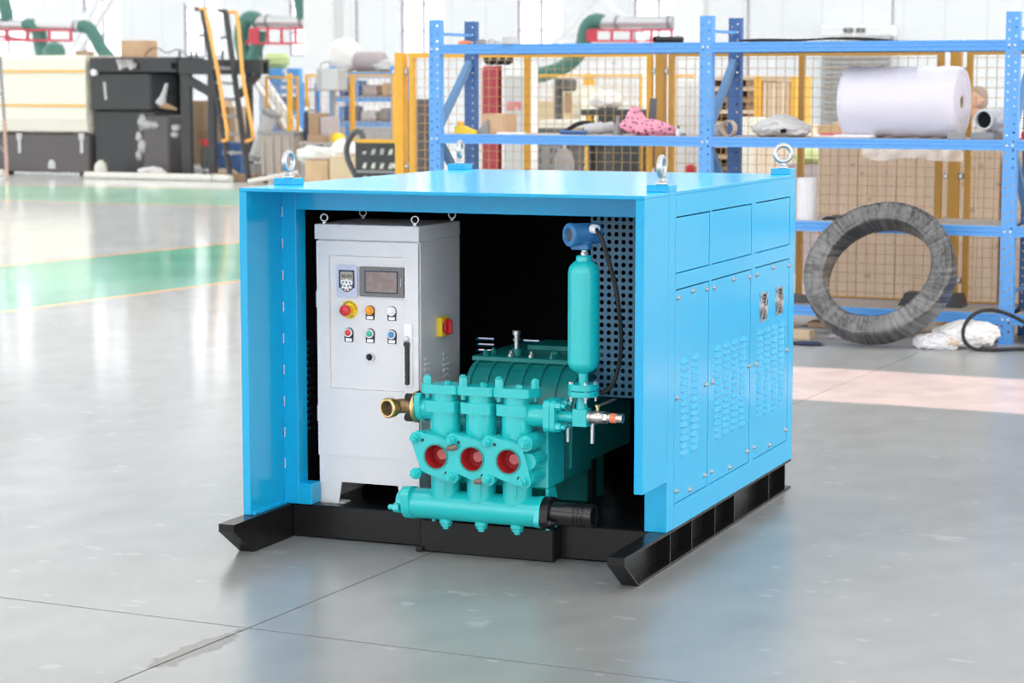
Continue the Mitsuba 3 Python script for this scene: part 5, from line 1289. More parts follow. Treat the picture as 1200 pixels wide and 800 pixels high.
# behind the mesh, right bay: white cabinet, wooden frame crate, pallets
k = thing('white_locker', 'white locker behind the mesh beside the middle rack post', 'locker')
x0, x1, z0, z1 = (-7.401, -7.002, 0.41, 1.711)
part(k, 'body', box(x0, x1, 19.0, 19.5, 0.02, z1, 0.01), 'white_paint', smooth=False)
part(k, 'door', box(x0 + 0.01, (x0 + x1) / 2 - 0.005, 18.98, 18.999, 0.05, z1 - 0.02), 'white_paint', smooth=False)
part(k, 'door', box((x0 + x1) / 2 + 0.005, x1 - 0.01, 18.98, 18.999, 0.05, z1 - 0.02), 'white_paint', smooth=False)
x0, x1, z0, z1 = (-7.006, -6.927, 0.536, 0.671)
single('red_can', lathe([(1e-5, 0), (0.07, 0), (0.07, z1 - 0.03), (0.04, z1), (1e-5, z1)], ((x0 + x1) / 2, 18.4, 0), (0, 0, 1), 16), 'bright_red', 'red can in front of the white locker', 'can')
k = thing('framed_crate', 'tall wooden crate in a yellow timber frame behind the grey bundle', 'crate')
x0, x1, z0, z1 = (-5.667, -5.184, 0.526, 1.734)
part(k, 'body', box(x0 + 0.09, x1 - 0.05, 17.05, 17.6, 0.1, z1 - 0.06), 'wood', smooth=False)
for i in range(6):
    w = (x1 - x0 - 0.16) / 6
    part(k, 'board', box(x0 + 0.1 + i * w, x0 + 0.1 + (i + 0.9) * w, 17.02, 17.049, 0.12, z1 - 0.07), 'wood_pale' if i % 2 else 'wood', smooth=False)
part(k, 'upright', box(x0, x0 + 0.085, 17.0, 17.6, 0, z1), 'fence_yellow', smooth=False)
part(k, 'upright', box(x1 - 0.045, x1, 17.0, 17.6, 0, z1), 'fence_yellow', smooth=False)
part(k, 'top_bar', box(x0 + 0.086, x1 - 0.046, 17.0, 17.6, z1 - 0.055, z1), 'wood_pale', smooth=False)
part(k, 'cross_bar', box(x0 + 0.086, x1 - 0.046, 16.99, 17.019, (-5.441, 17, 0.821)[2] - 0.03, (-5.441, 17, 0.821)[2] + 0.03), 'fence_yellow', smooth=False)
k = thing('pallet_stack', 'stack of brown wooden pallets behind the middle rack post', 'pallets')
x0, x1, z0, z1 = (-6.64, -6.001, 0.47, 1.749)
n_ = 13
for i in range(n_):
    zz = i * z1 / n_
    pk = part(k, 'pallet', join(*[box(x0 + 0.02 * (i % 2) + q * (x1 - x0 - 0.14) / 2, x0 + 0.02 * (i % 2) + q * (x1 - x0 - 0.14) / 2 + 0.1, 18.05, 18.9, zz, zz + 0.6 * z1 / n_) for q in range(3)]), 'wood_dark', smooth=False)
    part(pk, 'front_board', box(x0 + 0.01 * (i % 3), x1 - 0.01 * (i % 2), 18.0, 18.9, zz + 0.62 * z1 / n_, zz + 0.97 * z1 / n_), ('wood', 'wood_dark', 'wood_pale')[i % 3], smooth=False)
x0, x1, z0, z1 = (-5.539, -5.351, 0.556, 1.284)
carton(866, 137, 884, 215, 16.2, 'cream', 'pale carton in front of the pallets', 0.5, 0.0)
carton(884, 145, 940, 215, 15.2, 'wood', 'wide brown carton below the framed crate', 0.5, 0.0)
for i, (a, t, b, m, lab) in enumerate(((948, 147, 975, 'card', 'pinkish brown carton behind the mesh below the roller shutter, left one'), (976, 143, 1000, 'card', 'pinkish brown carton beside the big white roll'), (940, 158, 966, 'bag_white', 'white carton low behind the mesh post'))):
    carton(a, t, b, 215, 22 - 0.8 * i, m, lab, 0.6, 0.0)
x0, x1, z0, z1 = (-3.416, -3.167, 0.943, 1.058)
carton(922, 192, 958, 240, 11.5, 'mauve', 'mauve carton under the pale green bag', 0.4, 0.0)
single('green_bag', blob(((x0 + x1) / 2, 11.7, (-3.431, 11.5, 0.954)[2] + 0.06), ((x1 - x0) / 2, 0.16, 0.075), 14, 0.3, 2, 3, -0.06), 'lime', 'pale green bag behind the rear lifting eye', 'bag')

# big wooden crates behind the right bay
k = thing('wooden_crate', 'wide wooden crate of upright boards behind the hose ring', 'crate')
crate_boards(k, -2.27, -0.93, 8.75, 9.6, 0.0, 1.185, 9, 'wood', 'wood')
k = thing('wooden_crate', 'wooden crate at the right picture edge behind the rack post', 'crate')
crate_boards(k, -0.89, 0.75, 8.75, 9.6, 0.0, 1.195, 11, 'wood', 'wood')

# ---------------------------------------------------------------- the blue rack
rk = thing('storage_rack', 'blue boltless steel storage rack behind the blue enclosure', 'rack')
RY = 7.05
HH = [(0.018, 0.0), (0.066, 0.012)]
pp_ = sbox(0, 0, 0.088, 2.10)
pp_ = pp_.difference(union_all([circ(hx, z + dz, 0.0075, 2) for hx, dz in ((0.022, 0.0), (0.066, 0.018)) for z in np.arange(0.06, 2.07, 0.055)]))
pm = join(prism(pp_, 0.0, 0.003, 'y'), box(0, 0.003, 0.0031, 0.06, 0, 2.10), box(0.085, 0.088, 0.0031, 0.06, 0, 2.10), box(-0.01, 0.098, -0.01, 0.07, 0, 0.004))
pmh = pm.copy()
pmh.apply_transform(HALL_M)
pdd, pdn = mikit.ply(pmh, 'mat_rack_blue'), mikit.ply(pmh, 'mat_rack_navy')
PXS = (-4.61, -2.565, -0.515, 1.535)
LV = (1.925, 1.296, 0.750, 0.190)
bprof = [(0.0, -0.066), (0.0, -0.052), (0.005, -0.049), (0.005, -0.041), (0.0, -0.038), (0.0, -0.028), (0.005, -0.025), (0.005, -0.017), (0.0, -0.014), (0.0, 0.0), (0.045, 0.0), (0.045, -0.066)]


def inst(parent, name, d, x, y, z, lab=None):
    key = unique(parent + '__' + name)
    off = HALL_M[:3, :3] @ np.array([x, y, z])
    scene[key] = dict(d, to_world=T().translate([float(v) for v in off]))
    if lab:
        labels[key] = {'label': lab}


for x in PXS:
    inst(rk, 'front_post', pdd, x, RY, 0)
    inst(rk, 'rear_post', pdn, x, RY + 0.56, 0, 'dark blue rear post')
    part(rk, 'tie_bar', beam((x + 0.044, RY + 0.061, 2.00), (x + 0.044, RY + 0.559, 2.00), 0.03, 0.02), 'rack_blue', smooth=False)
    part(rk, 'tie_bar', beam((x + 0.044, RY + 0.061, 0.32), (x + 0.044, RY + 0.559, 0.32), 0.03, 0.02), 'rack_blue', smooth=False)
    part(rk, 'diagonal_brace', beam((x + 0.044, RY + 0.061, 1.34), (x + 0.044, RY + 0.555, 1.80), 0.045, 0.05), 'rack_brace', smooth=False)
    part(rk, 'diagonal_brace', beam((x + 0.044, RY + 0.061, 1.25), (x + 0.044, RY + 0.555, 0.80), 0.045, 0.05), 'rack_brace', smooth=False)
bld = join(*[hexb((hx, -0.004, -0.033), (0, -1, 0), 0.008, 0.008) for hx in (0.026, 0.062)])
blh = bld.copy()
blh.apply_transform(HALL_M)
bd = mikit.ply(blh, 'mat_white_paint')
for i in range(3):
    xa, xb = PXS[i] + 0.0885, PXS[i + 1] - 0.0005
    for lv in LV:
        part(rk, 'beam', prism([(RY - 0.004 + a, lv + b) for a, b in bprof], xa, xb, 'x'), 'rack_blue', smooth=False)
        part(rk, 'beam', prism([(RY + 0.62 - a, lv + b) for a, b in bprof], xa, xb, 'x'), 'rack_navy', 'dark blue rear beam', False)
        if lv < 1.9:
            part(rk, 'shelf_board', box(xa + 0.002, xb - 0.002, RY + 0.042, RY + 0.574, lv - 0.014, lv), 'deck_wood', 'grey shelf board', False)
for x in PXS:
    for lv in LV:
        inst(rk, 'bolt', bd, x, RY - 0.003 + 0.003, lv)

M1, M2, M3, TOP = LV[1], LV[2], LV[3], LV[0]
# things on the middle shelf, left bay
k = thing('yellow_tool', 'small yellow tool with an orange knob on the left end of the middle shelf', 'tool')
x0, x1, z0, z1 = (-4.485, -4.349, 1.28, 1.334)
part(k, 'body', hull([(x0, 7.2, M1), (x1 + 0.03, 7.2, M1), (x1 + 0.05, 7.2, M1 + 0.02), (x0 + 0.05, 7.2, M1 + 0.055), (x0, 7.2, M1 + 0.05), (x0, 7.28, M1), (x1 + 0.03, 7.28, M1), (x0 + 0.05, 7.28, M1 + 0.055), (x0, 7.28, M1 + 0.05)]), 'yellow', smooth=False)
part(k, 'knob', cyl((x0 + 0.03, 7.24, M1 + 0.05), (x0 + 0.03, 7.24, M1 + 0.088), 0.024, 16, 0.006), 'handrail', 'orange knob')
part(k, 'blade', hull([(x1 + 0.02, 7.22, M1), (x1 + 0.12, 7.22, M1), (x1 + 0.115, 7.22, M1 + 0.10), (x1 + 0.02, 7.25, M1), (x1 + 0.12, 7.25, M1), (x1 + 0.115, 7.25, M1 + 0.10)]), 'grey_mid', smooth=False)
carton(565, 133, 590, 158, 7.25, 'card', 'small open cardboard box on the middle shelf in front of the red column', 0.22, M1)
single('flat_ruler', box(*[(-4.128, 7.2, 1.301)[0], (-3.921, 7.2, 1.303)[0]], 7.15, 7.2, M1, M1 + 0.014), 'white_paint', 'thin white bar lying beside the small cardboard box', 'bar', smooth=False)
x = (-3.597, 7.3, 1.304)[0]
single('blue_tube', tube([(x - 0.1, 7.3, M1 + 0.016), (x, 7.27, M1 + 0.014), (x + 0.12, 7.25, M1 + 0.016)], 0.015, 8), 'rack_navy', 'thin blue tube lying left of the grey cylinders', 'tube')
single('black_cable', tube([((-3.744, 7.45, 1.306)[0], 7.45, M1 + 0.014), ((-3.664, 7.45, 1.349)[0], 7.45, M1 + 0.055), ((-3.572, 7.45, 1.379)[0], 7.45, M1 + 0.08), ((-3.499, 7.45, 1.338)[0], 7.5, M1 + 0.05), ((-3.545, 7.45, 1.29)[0], 7.5, M1 + 0.02)], 0.016, 8, smooth_n=24), 'rubber', 'black cable lying behind the grey cylinders', 'cable')
for i, (pa, pb, lab) in enumerate((((684, 154), (706, 146), 'grey machined cylinder lying on the middle shelf, nearer one'), ((700, 150), (718, 145), 'grey machined cylinder lying behind the nearer one'))):
    a, b = np.array(P_(*pa, 7.28 + 0.08 * i)), np.array(P_(*pb, 7.36 + 0.08 * i))
    a[2], b[2] = M1 + 0.036, M1 + 0.052
    d = (b - a) / np.linalg.norm(b - a)
    k = thing('grey_cylinder', lab, 'cylinder')
    part(k, 'barrel', cyl(a, b, 0.036, 18, 0.004, 0.040), 'grey_light')
    part(k, 'end', cyl(a - d * 0.004, a - d * 0.001, 0.013, 12), 'black_plastic')
x, y, z = (-3.26, 7.3, 1.343)
k = thing('grey_nozzle', 'upright grey nozzle left of the pink bundle', 'nozzle')
part(k, 'cone', lathe([(1e-5, 0), (0.035, 0), (0.030, 0.06), (0.014, 0.09), (0.014, 0.13), (1e-5, 0.13)], (x, 7.3, M1), (0, 0, 1), 16), 'grey_mid')
x0, x1, z0, z1 = (-3.241, -2.828, 1.288, 1.478)
pts, seed = [], 3
m = trimesh.creation.icosphere(subdivisions=4)
v = np.array(m.vertices)
n1 = meshkit.fbm(v * 2.2 + 3, 4, 3)
n2 = meshkit.fbm(v * 6 + 9, 3, 5)
rad = 1 + 0.30 * (n1 - 0.5) + 0.12 * (n2 - 0.5)
w_ = np.stack([v[:, 0] * rad * 0.205, v[:, 1] * rad * 0.13, v[:, 2] * rad * 0.06], 1)
u = w_[:, 0] / 0.205
w_[:, 2] += 0.055 - 0.022 * (u + 0.2) + 0.085 * np.exp(-((u + 0.5) / 0.20) ** 2) * np.clip(v[:, 2] + 0.3, 0, 1)
w_[:, 2] = np.maximum(w_[:, 2], 0.0)
single('pink_bundle', trimesh.Trimesh(w_ + [(x0 + x1) / 2, 7.3, M1], m.faces, process=False), 'pink_cloth', 'pink cloth bundle with dark dots on the middle shelf', 'cloth bundle', smooth=True)
x0, x1, z0, z1 = (-3.125, -3.066, 1.281, 1.548)
single('dark_board', hull([(x0, 7.5, M1), (x1, 7.5, M1), (x0 + 0.006, 7.54, z1), (x1 - 0.006, 7.54, z1), (x0, 7.52, M1), (x1, 7.52, M1), (x0 + 0.006, 7.56, z1), (x1 - 0.006, 7.56, z1)]), 'grey_dark', 'dark grey upright bar standing behind the pink bundle', 'bar', smooth=False)
x, y, z = (-2.79, 7.25, 1.318)
k = thing('small_bottle', 'small white bottle right of the pink bundle', 'bottle')
part(k, 'body', lathe([(1e-5, 0), (0.018, 0), (0.018, 0.04), (0.009, 0.05), (1e-5, 0.05)], (x, 7.25, M1), (0, 0, 1), 14), 'white_plastic')
part(k, 'cap', cyl((x, 7.25, M1 + 0.05), (x, 7.25, M1 + 0.066), 0.010, 12), 'grey_dark')
single('small_part', hexb(((-2.752, 7.25, 1.307)[0], 7.25, M1), (0, 0, 1), 0.02, 0.02), 'grey_mid', 'little grey nut beside the small white bottle', 'nut')
# right bay
x, y, z = (-2.407, 7.2, 1.346)
k = thing('tape_roll', 'tan tape roll standing on edge in front of the dark blue rear post', 'tape roll')
part(k, 'core', moved(ring_tube((0, -0.025, 0), (0, 0.025, 0), 0.055, 0.046, 30), (x, 7.2, M1 + 0.0555), -0.15), 'tape_tan')
part(k, 'tape', moved(ring_tube((0, -0.024, 0), (0, 0.024, 0), 0.0555, 0.0551, 30), (x, 7.2, M1 + 0.0555), -0.15), 'tape_tan')
single('small_wrap', blob(((-2.523, 7.25, 1.332)[0] + 0.01, 7.28, M1 + 0.035), (0.045, 0.08, 0.045), 8, 0.2, 2, 3, -0.035), 'grey_wrap', 'small grey wrapped piece left of the tape roll', 'bundle')
x0, x1, z0, z1 = (-2.261, -1.875, 1.297, 1.425)
m = trimesh.creation.icosphere(subdivisions=4)
v = np.array(m.vertices)
rad = 1 + 0.35 * (meshkit.fbm(v * 2.0 + 11, 4, 8) - 0.5) + 0.15 * (meshkit.fbm(v * 7, 3, 9) - 0.5)
w_ = np.stack([v[:, 0] * rad * 0.20, v[:, 1] * rad * 0.14, v[:, 2] * rad * 0.075 + 0.05 + 0.03 * np.exp(-(v[:, 0] / 0.5) ** 2)], 1)
w_[:, 2] = np.maximum(w_[:, 2], 0)
k = thing('wrapped_bundle', 'grey plastic wrapped bundle with a dark opening on the middle shelf', 'bundle')
part(k, 'wrap', trimesh.Trimesh(w_ + [(x0 + x1) / 2, 7.3, M1], m.faces, process=False), 'grey_wrap', smooth=True)
x, y, z = (-2.004, 7.13, 1.339)
part(k, 'opening', cyl((x, 7.125, M1 + 0.040), (x, 7.2, M1 + 0.045), 0.014, 14), 'foam', 'dark hole')
x0, x1, z0, z1 = (-1.796, -1.388, 1.304, 1.328)
k = thing('film_packet', 'flat white packet with a red stripe left of the big white roll', 'packet')
part(k, 'packet', box(x0, x1, 7.12, 7.35, M1, M1 + 0.022, 0.008), 'bag_white', smooth=False)
part(k, 'red_band', box(*[(-1.744, 7.11, 1.325)[0], (-1.65, 7.11, 1.326)[0]], 7.115, 7.3, M1 + 0.0225, M1 + 0.030), 'bright_red', 'red band', False)
R_ROLL = 0.232
xa, xb = -1.615, -0.845
k = thing('bubble_roll', 'big white roll of bubble wrap lying on the middle shelf', 'bubble wrap roll')
prof = [(0.045, 0.0)] + [(R_ROLL * (0.93 + 0.0), 0.0), (R_ROLL - 0.006, 0.012)] + [(R_ROLL + 0.004 * math.sin(q * 2.1) - 0.003 * (q % 2), 0.02 + q * 0.73 / 14) for q in range(15)] + [(R_ROLL - 0.006, 0.765), (R_ROLL * 0.93, 0.775)]
RM = at(xa, 7.305, M1 + R_ROLL + 0.004, -0.03)
m = lathe(prof, (0, 0, 0), (1, 0, 0), 48)
m.apply_transform(RM)
part(k, 'wrap', m, 'bubble')
for q, (ra, rb) in enumerate(((0.045, 0.09), (0.09, 0.135), (0.135, 0.18), (0.18, 0.216))):
    m = ring_tube((0.770, 0, 0), (0.775 + 0.002 * (q % 2), 0, 0), rb, ra, 40)
    m.apply_transform(RM)
    part(k, 'end_layer', m, 'bubble_end')
m = lathe([(0.044, 0.0), (0.044, 0.772), (0.038, 0.772), (0.038, 0.0)], (0, 0, 0), (1, 0, 0), 28, closed=True)
m.apply_transform(RM)
part(k, 'core_tube', m, 'tape_tan')
gx, gz = np.meshgrid(np.linspace(0, 1, 40), np.linspace(0, 1, 8), indexing='ij')
u0, u1 = (-1.428, 7.03, 1.219)[0], (-0.768, 7.03, 1.227)[0]
dep = 0.055 + 0.022 * np.sin(gx * 9) * (1 - gx) + 0.02 * gx
vv = np.stack([u0 + gx * (u1 - u0) + 0.01 * gz, 7.028 - 0.012 * np.sin(gx * 23 + gz * 3) * gz - 0.004, M1 - 0.064 - dep * gz], -1).reshape(-1, 3)
i_, j_ = np.meshgrid(np.arange(39), np.arange(7), indexing='ij')
q = np.stack([i_ * 8 + j_, (i_ + 1) * 8 + j_, (i_ + 1) * 8 + j_ + 1, i_ * 8 + j_ + 1], -1).reshape(-1, 4)
sheet = trimesh.Trimesh(vv, np.vstack([q[:, [0, 1, 2]], q[:, [0, 2, 3]]]), process=False)
part(k, 'hanging_film', sheet, 'thin_film', 'loose film hanging under the beam', True)
single('grey_block', box(*[(-0.876, 7.12, 1.333)[0], (-0.765, 7.12, 1.334)[0]], 7.06, 7.10, M1, M1 + 0.045, 0.003), 'grey_mid', 'small grey block before the end of the white roll', 'block', smooth=False)
k = thing('wrapped_pipe', 'grey wrapped pipe with a pale ring end beside the right rack post', 'pipe')
x, y, z = (-0.668, 7.15, 1.437)
d = np.array([0.22, 0.97, 0.03])
c0 = np.array([x, 7.15, M1 + 0.125])
part(k, 'pipe', lathe([(0.054, 0.0), (0.066, 0.0), (0.071, 0.01), (0.071, 0.02), (0.064, 0.026), (0.064, 0.4), (0.052, 0.4)], c0, d, 28, closed=True), 'grey_light')
part(k, 'wrap', blob(c0 + d * 0.2 + [0, 0, -0.025], (0.085, 0.15, 0.085), 17, 0.22, 2, 3, -0.098), 'grey_wrap')
part(k, 'bore', cyl(c0 + d * 0.03, c0 + d * 0.032, 0.0535, 24), 'foam', 'dark bore')
part(k, 'cradle', box(x - 0.075, x + 0.075, 7.12, 7.4, M1, M1 + 0.045, 0.004), 'grey_mid', smooth=False)
single('red_box', box(*[(-0.435, 7.2, 1.335)[0], (-0.257, 7.2, 1.337)[0]], 7.2, 7.4, M1, M1 + 0.05, 0.004), 'bright_red', 'flat red box at the right picture edge on the middle shelf', 'box', smooth=False)
# top of the rack
x0, x1 = (-2.353, 7.3, 1.946)[0], (-1.201, 7.3, 1.936)[0]
gx, gy = np.meshgrid(np.linspace(0, 1, 24), np.linspace(0, 1, 5), indexing='ij')
zt_ = TOP + 0.004 + 0.012 * np.sin(gx * 3.1) + 0.005 * np.sin(gx * 11 + gy * 3)
top = np.stack([x0 + gx * (x1 - x0), RY + 0.02 + gy * 0.55, zt_ + 0.006], -1).reshape(-1, 3)
bot = top - [0, 0, 0.006]
i_, j_ = np.meshgrid(np.arange(23), np.arange(4), indexing='ij')
q = np.stack([i_ * 5 + j_, (i_ + 1) * 5 + j_, (i_ + 1) * 5 + j_ + 1, i_ * 5 + j_ + 1], -1).reshape(-1, 4)
f_ = np.vstack([q[:, [0, 1, 2]], q[:, [0, 2, 3]]])
single('black_sheet', join(trimesh.Trimesh(top, f_, process=False), trimesh.Trimesh(bot, f_[:, ::-1], process=False)), 'rubber', 'thin black sheet lying across the top beams of the rack', 'sheet', smooth=True)
for i, (px, m, lab) in enumerate(((545, 'rust_tape', 'small rusty scrap on the top beam beside the rear left post'), (566, 'grey_mid', 'small grey clamp on the top beam of the left bay'), (577, 'grey_light', 'pale bent wire on the top beam of the left bay'))):
    x = P_(px, 50, 7.06)[0]
    single('metal_scrap', join(tube([(x - 0.05, 7.06, TOP + 0.012), (x - 0.01, 7.06, TOP + 0.02 + 0.008 * i), (x + 0.05, 7.065, TOP + 0.010)], 0.009, 7), box(x - 0.05, x + 0.02, 7.05, 7.075, TOP, TOP + 0.014, 0.002)), m, lab, 'scrap')
single('pipe_stub', ring_tube(((-2.888, 7.2, 1.955)[0], 7.05, TOP + 0.022), ((-2.77, 7.2, 1.954)[0], 7.25, TOP + 0.022), 0.022, 0.016, 20), 'black_plastic', 'short black pipe stub on the top beam left of the middle post', 'pipe')
single('round_lid', lathe([(0.06, 0), (0.062, 0.01), (0.055, 0.05), (0.02, 0.065), (1e-5, 0.066)], ((-3.987, 7.2, 1.947)[0], 7.08, TOP), (0, 0, 1), 20), 'grey_light', 'round pale lid on the top beam of the left bay', 'lid')
# lower shelves, right bay
x = (-1.854, 7.2, 0.875)[0]
k = thing('film_roll', 'short upright roll of white film at the left end of the lower shelf', 'film roll')
part(k, 'film', lathe([(0.022, 0), (0.064, 0), (0.066, 0.01), (0.066, 0.27), (0.063, 0.28), (0.022, 0.28)], (x, 7.2, M2), (0, 0, 1), 28, closed=True), 'clear_film')
part(k, 'core', ring_tube((x, 7.2, M2), (x, 7.2, M2 + 0.284), 0.0215, 0.018, 18), 'tape_tan')
for i, (a, b, y, m, lab) in enumerate(((962, 1000, 7.2, 'rubber', 'black rubber sheet on the lower shelf left of the hose ring'), (1090, 1172, 7.18, 'deck_wood', 'flat grey strip on the lower shelf beside the right post'))):
    u0, u1 = P_(a, 258, y)[0], P_(b, 258, y)[0]
    single('flat_sheet', hull([(u0, y, M2), (u1, y, M2), (u0 + 0.03, y, M2 + 0.022), (u1 - 0.03, y, M2 + 0.016), (u0, y + 0.25, M2), (u1, y + 0.25, M2), (u0 + 0.03, y + 0.25, M2 + 0.022), (u1 - 0.03, y + 0.25, M2 + 0.016)]), m, lab, 'sheet', smooth=False)
x0, x1, z0, z1 = (-1.244, -0.824, 0.208, 0.281)
single('black_pad', hull([(x0, 7.3, M3), (x1, 7.3, M3), (x0 + 0.04, 7.33, M3 + 0.088), (x1 - 0.02, 7.33, M3 + 0.088), (x0, 7.5, M3), (x1, 7.5, M3), (x0 + 0.04, 7.47, M3 + 0.088), (x1 - 0.02, 7.47, M3 + 0.088)]), 'hazed_black', 'black wedge shaped pad on the bottom shelf seen through the hose ring', 'pad', smooth=False)
x = (-1.891, 7.2, 0.216)[0]
single('wire_coil', join(*[torus((x, 7.22, M3 + 0.014 + 0.016 * q), (0.06 * q, 0.1, 1), 0.085 - 0.006 * q, 0.009, 28, 8) for q in range(3)]), 'grey_dark', 'grey coil of wire at the left end of the bottom shelf', 'wire coil')
x = (-0.468, 7.3, 0.294)[0]
single('navy_bag', blob((x + 0.24, 7.35, M3 + 0.125), (0.17, 0.14, 0.16), 19, 0.3, 1.8, 3, -0.12), 'navy', 'dark navy bag on the bottom shelf at the right picture edge', 'bag')

# hose ring leaning on the rack
k = thing('hose_ring', 'large grey ring of coiled hose wrapped in shiny film leaning on the rack', 'hose coil')
th = math.radians(33)
nrm = np.array([-0.03, -math.cos(th), math.sin(th)])
nrm /= np.linalg.norm(nrm)
cc = np.array([-1.205, 6.725, 0.455])
Ri, Ro, hw = 0.345, 0.485, 0.088
prof = []
for (cx_, cy_, a0) in ((Ro - 0.034, hw - 0.034, 0), (Ri + 0.03, hw - 0.03, 90), (Ri + 0.03, -hw + 0.03, 180), (Ro - 0.034, -hw + 0.034, 270)):
    for a_ in np.linspace(a0, a0 + 90, 5):
        prof.append((cx_ + (0.034 if cx_ > 0.4 else 0.03) * math.cos(math.radians(a_)), cy_ + (0.034 if cx_ > 0.4 else 0.03) * math.sin(math.radians(a_))))
m = lathe(prof, cc, nrm, 96, closed=True)
v = np.array(m.vertices)
v += (m.vertex_normals) * (0.010 * (meshkit.fbm(v * 9, 3, 2) - 0.5) + 0.004 * (meshkit.fbm(v * 40, 2, 4) - 0.5))[:, None]
part(k, 'wrapped_coil', trimesh.Trimesh(v, m.faces, process=False), 'film', smooth=True)
# floor things before and under the rack
single('wood_offcut', box(*[(-1.804, 6.75, 0.008)[0], (-1.659, 6.75, 0.015)[0]], 6.72, 6.82, 0.0, 0.060, 0.006), 'wood_pale', 'short pale timber offcut on the floor beside the enclosure corner', 'timber', smooth=False)
single('blue_rag', blob(((-1.596, 6.45, -0.038)[0], 6.45, 0.008), (0.10, 0.05, 0.018), 23, 0.4, 2, 3, -0.008), 'navy', 'small dark blue rag on the floor', 'rag')
single('red_scrap', blob(((-1.504, 6.75, 0.006)[0], 6.85, 0.015), (0.07, 0.04, 0.022), 24, 0.4, 2, 3, -0.015), 'mauve', 'dull reddish scrap on the floor behind the hose ring', 'scrap')
single('plank', box(*[(-1.882, 7.2, 0.044)[0], (-1.458, 7.2, 0.064)[0]], 7.15, 7.3, 0.0, 0.035, 0.004), 'grey_mid', 'grey plank under the bottom shelf', 'plank', smooth=False)
single('plank', box(*[(-1.812, 7.2, 0.093)[0], (-1.517, 7.2, 0.107)[0]], 7.14, 7.26, 0.036, 0.075, 0.004), 'wood_dark', 'brown plank lying on the grey plank under the bottom shelf', 'plank', smooth=False)
k = thing('plastic_bag', 'crumpled white plastic bag on the floor right of the hose ring', 'plastic bag')
m = trimesh.creation.icosphere(subdivisions=4)
v = np.array(m.vertices)
rad = 1 + 0.45 * (meshkit.fbm(v * 2.4 + 2, 4, 31) - 0.5) + 0.22 * (meshkit.fbm(v * 8, 3, 33) - 0.5)
bx0, bx1 = (-0.844, 6.75, 0.028)[0], (-0.508, 6.75, 0.045)[0]
w_ = np.stack([v[:, 0] * rad * 0.21, v[:, 1] * rad * 0.13, v[:, 2] * rad * 0.095 + 0.075 + 0.02 * v[:, 0]], 1)
w_[:, 2] = np.maximum(w_[:, 2], 0.0)
part(k, 'bag', trimesh.Trimesh(w_ + [-0.665, 6.78, 0], m.faces, process=False), 'bag_white', smooth=25)
rad = 1 + 0.5 * (meshkit.fbm(v * 2.8 + 6, 4, 35) - 0.5) + 0.3 * (meshkit.fbm(v * 9, 3, 36) - 0.5)
w_ = np.stack([v[:, 0] * rad * 0.15, v[:, 1] * rad * 0.09, v[:, 2] * rad * 0.055 + 0.04], 1)
w_[:, 2] = np.maximum(w_[:, 2], 0.0)
part(k, 'clear_end', trimesh.Trimesh(w_ + [-0.80, 6.62, 0], m.faces, process=False), 'clear_film', 'clear film end of the bag', smooth=25)
part(k, 'tan_insert', blob((-0.72, 6.60, 0.045), (0.07, 0.05, 0.035), 37, 0.3, 2, 3, -0.045), 'tape_tan')
single('floor_cable', tube([(0.1, 6.9, 0.012), (-0.2, 6.78, 0.012), (-0.42, 6.62, 0.012), (-0.60, 6.62, 0.03), (-0.645, 6.66, 0.10), (-0.62, 6.72, 0.19), (-0.55, 6.80, 0.235), (-0.44, 6.90, 0.215), (-0.32, 6.96, 0.15), (-0.22, 6.98, 0.09), (-0.05, 7.0, 0.03), (0.3, 7.0, 0.012)], 0.0115, 8, smooth_n=70), 'rubber', 'black cable looping up from the floor at the right rack post', 'cable')
single('red_crate', box(*[(-0.674, 7.3, 0.063)[0], (-0.551, 7.3, 0.068)[0]], 7.25, 7.55, 0.0, 0.108, 0.006), 'dark_red', 'dark red box under the bottom shelf behind the plastic bag', 'box', smooth=False)

# ---------------------------------------------------------------- person behind the fence
def body():
    J = {}
    px_, py_ = -1.28, 9.95
    P0 = lambda dx, dy, z: np.array([px_ + dx, py_ + dy, z])
    segs = []

    def bone(a, ra, b, rb, n=5):
        segs.append((np.array(a), ra, np.array(b), rb))
    hip, chest, neck = P0(0.02, 0, 0.92), P0(-0.03, 0, 1.20), P0(-0.08, -0.01, 1.375)
    for s in (-1, 1):
        bone(hip + [0, 0.09 * s, 0], 0.105, P0(0.03, 0.10 * s, 0.50), 0.068)
        bone(P0(0.03, 0.10 * s, 0.50), 0.066, P0(0.05, 0.10 * s, 0.09), 0.045)
        bone(P0(0.05, 0.10 * s, 0.05), 0.045, P0(-0.12, 0.11 * s, 0.035), 0.035)
    return hip, chest, neck, segs, P0


def capsules(segs, step=0.018):
    out = m3.Manifold()
    for a, ra, b, rb in segs:
        s1 = m3.Manifold.sphere(ra, 20).translate(tuple(a))
        s2 = m3.Manifold.sphere(rb, 20).translate(tuple(b))
        out = out + (s1 + s2).hull()
    m = out.refine_to_length(step).to_mesh()
    t = trimesh.Trimesh(m.vert_properties[:, :3], m.tri_verts, process=True)
    trimesh.smoothing.filter_taubin(t, iterations=12)
    return t


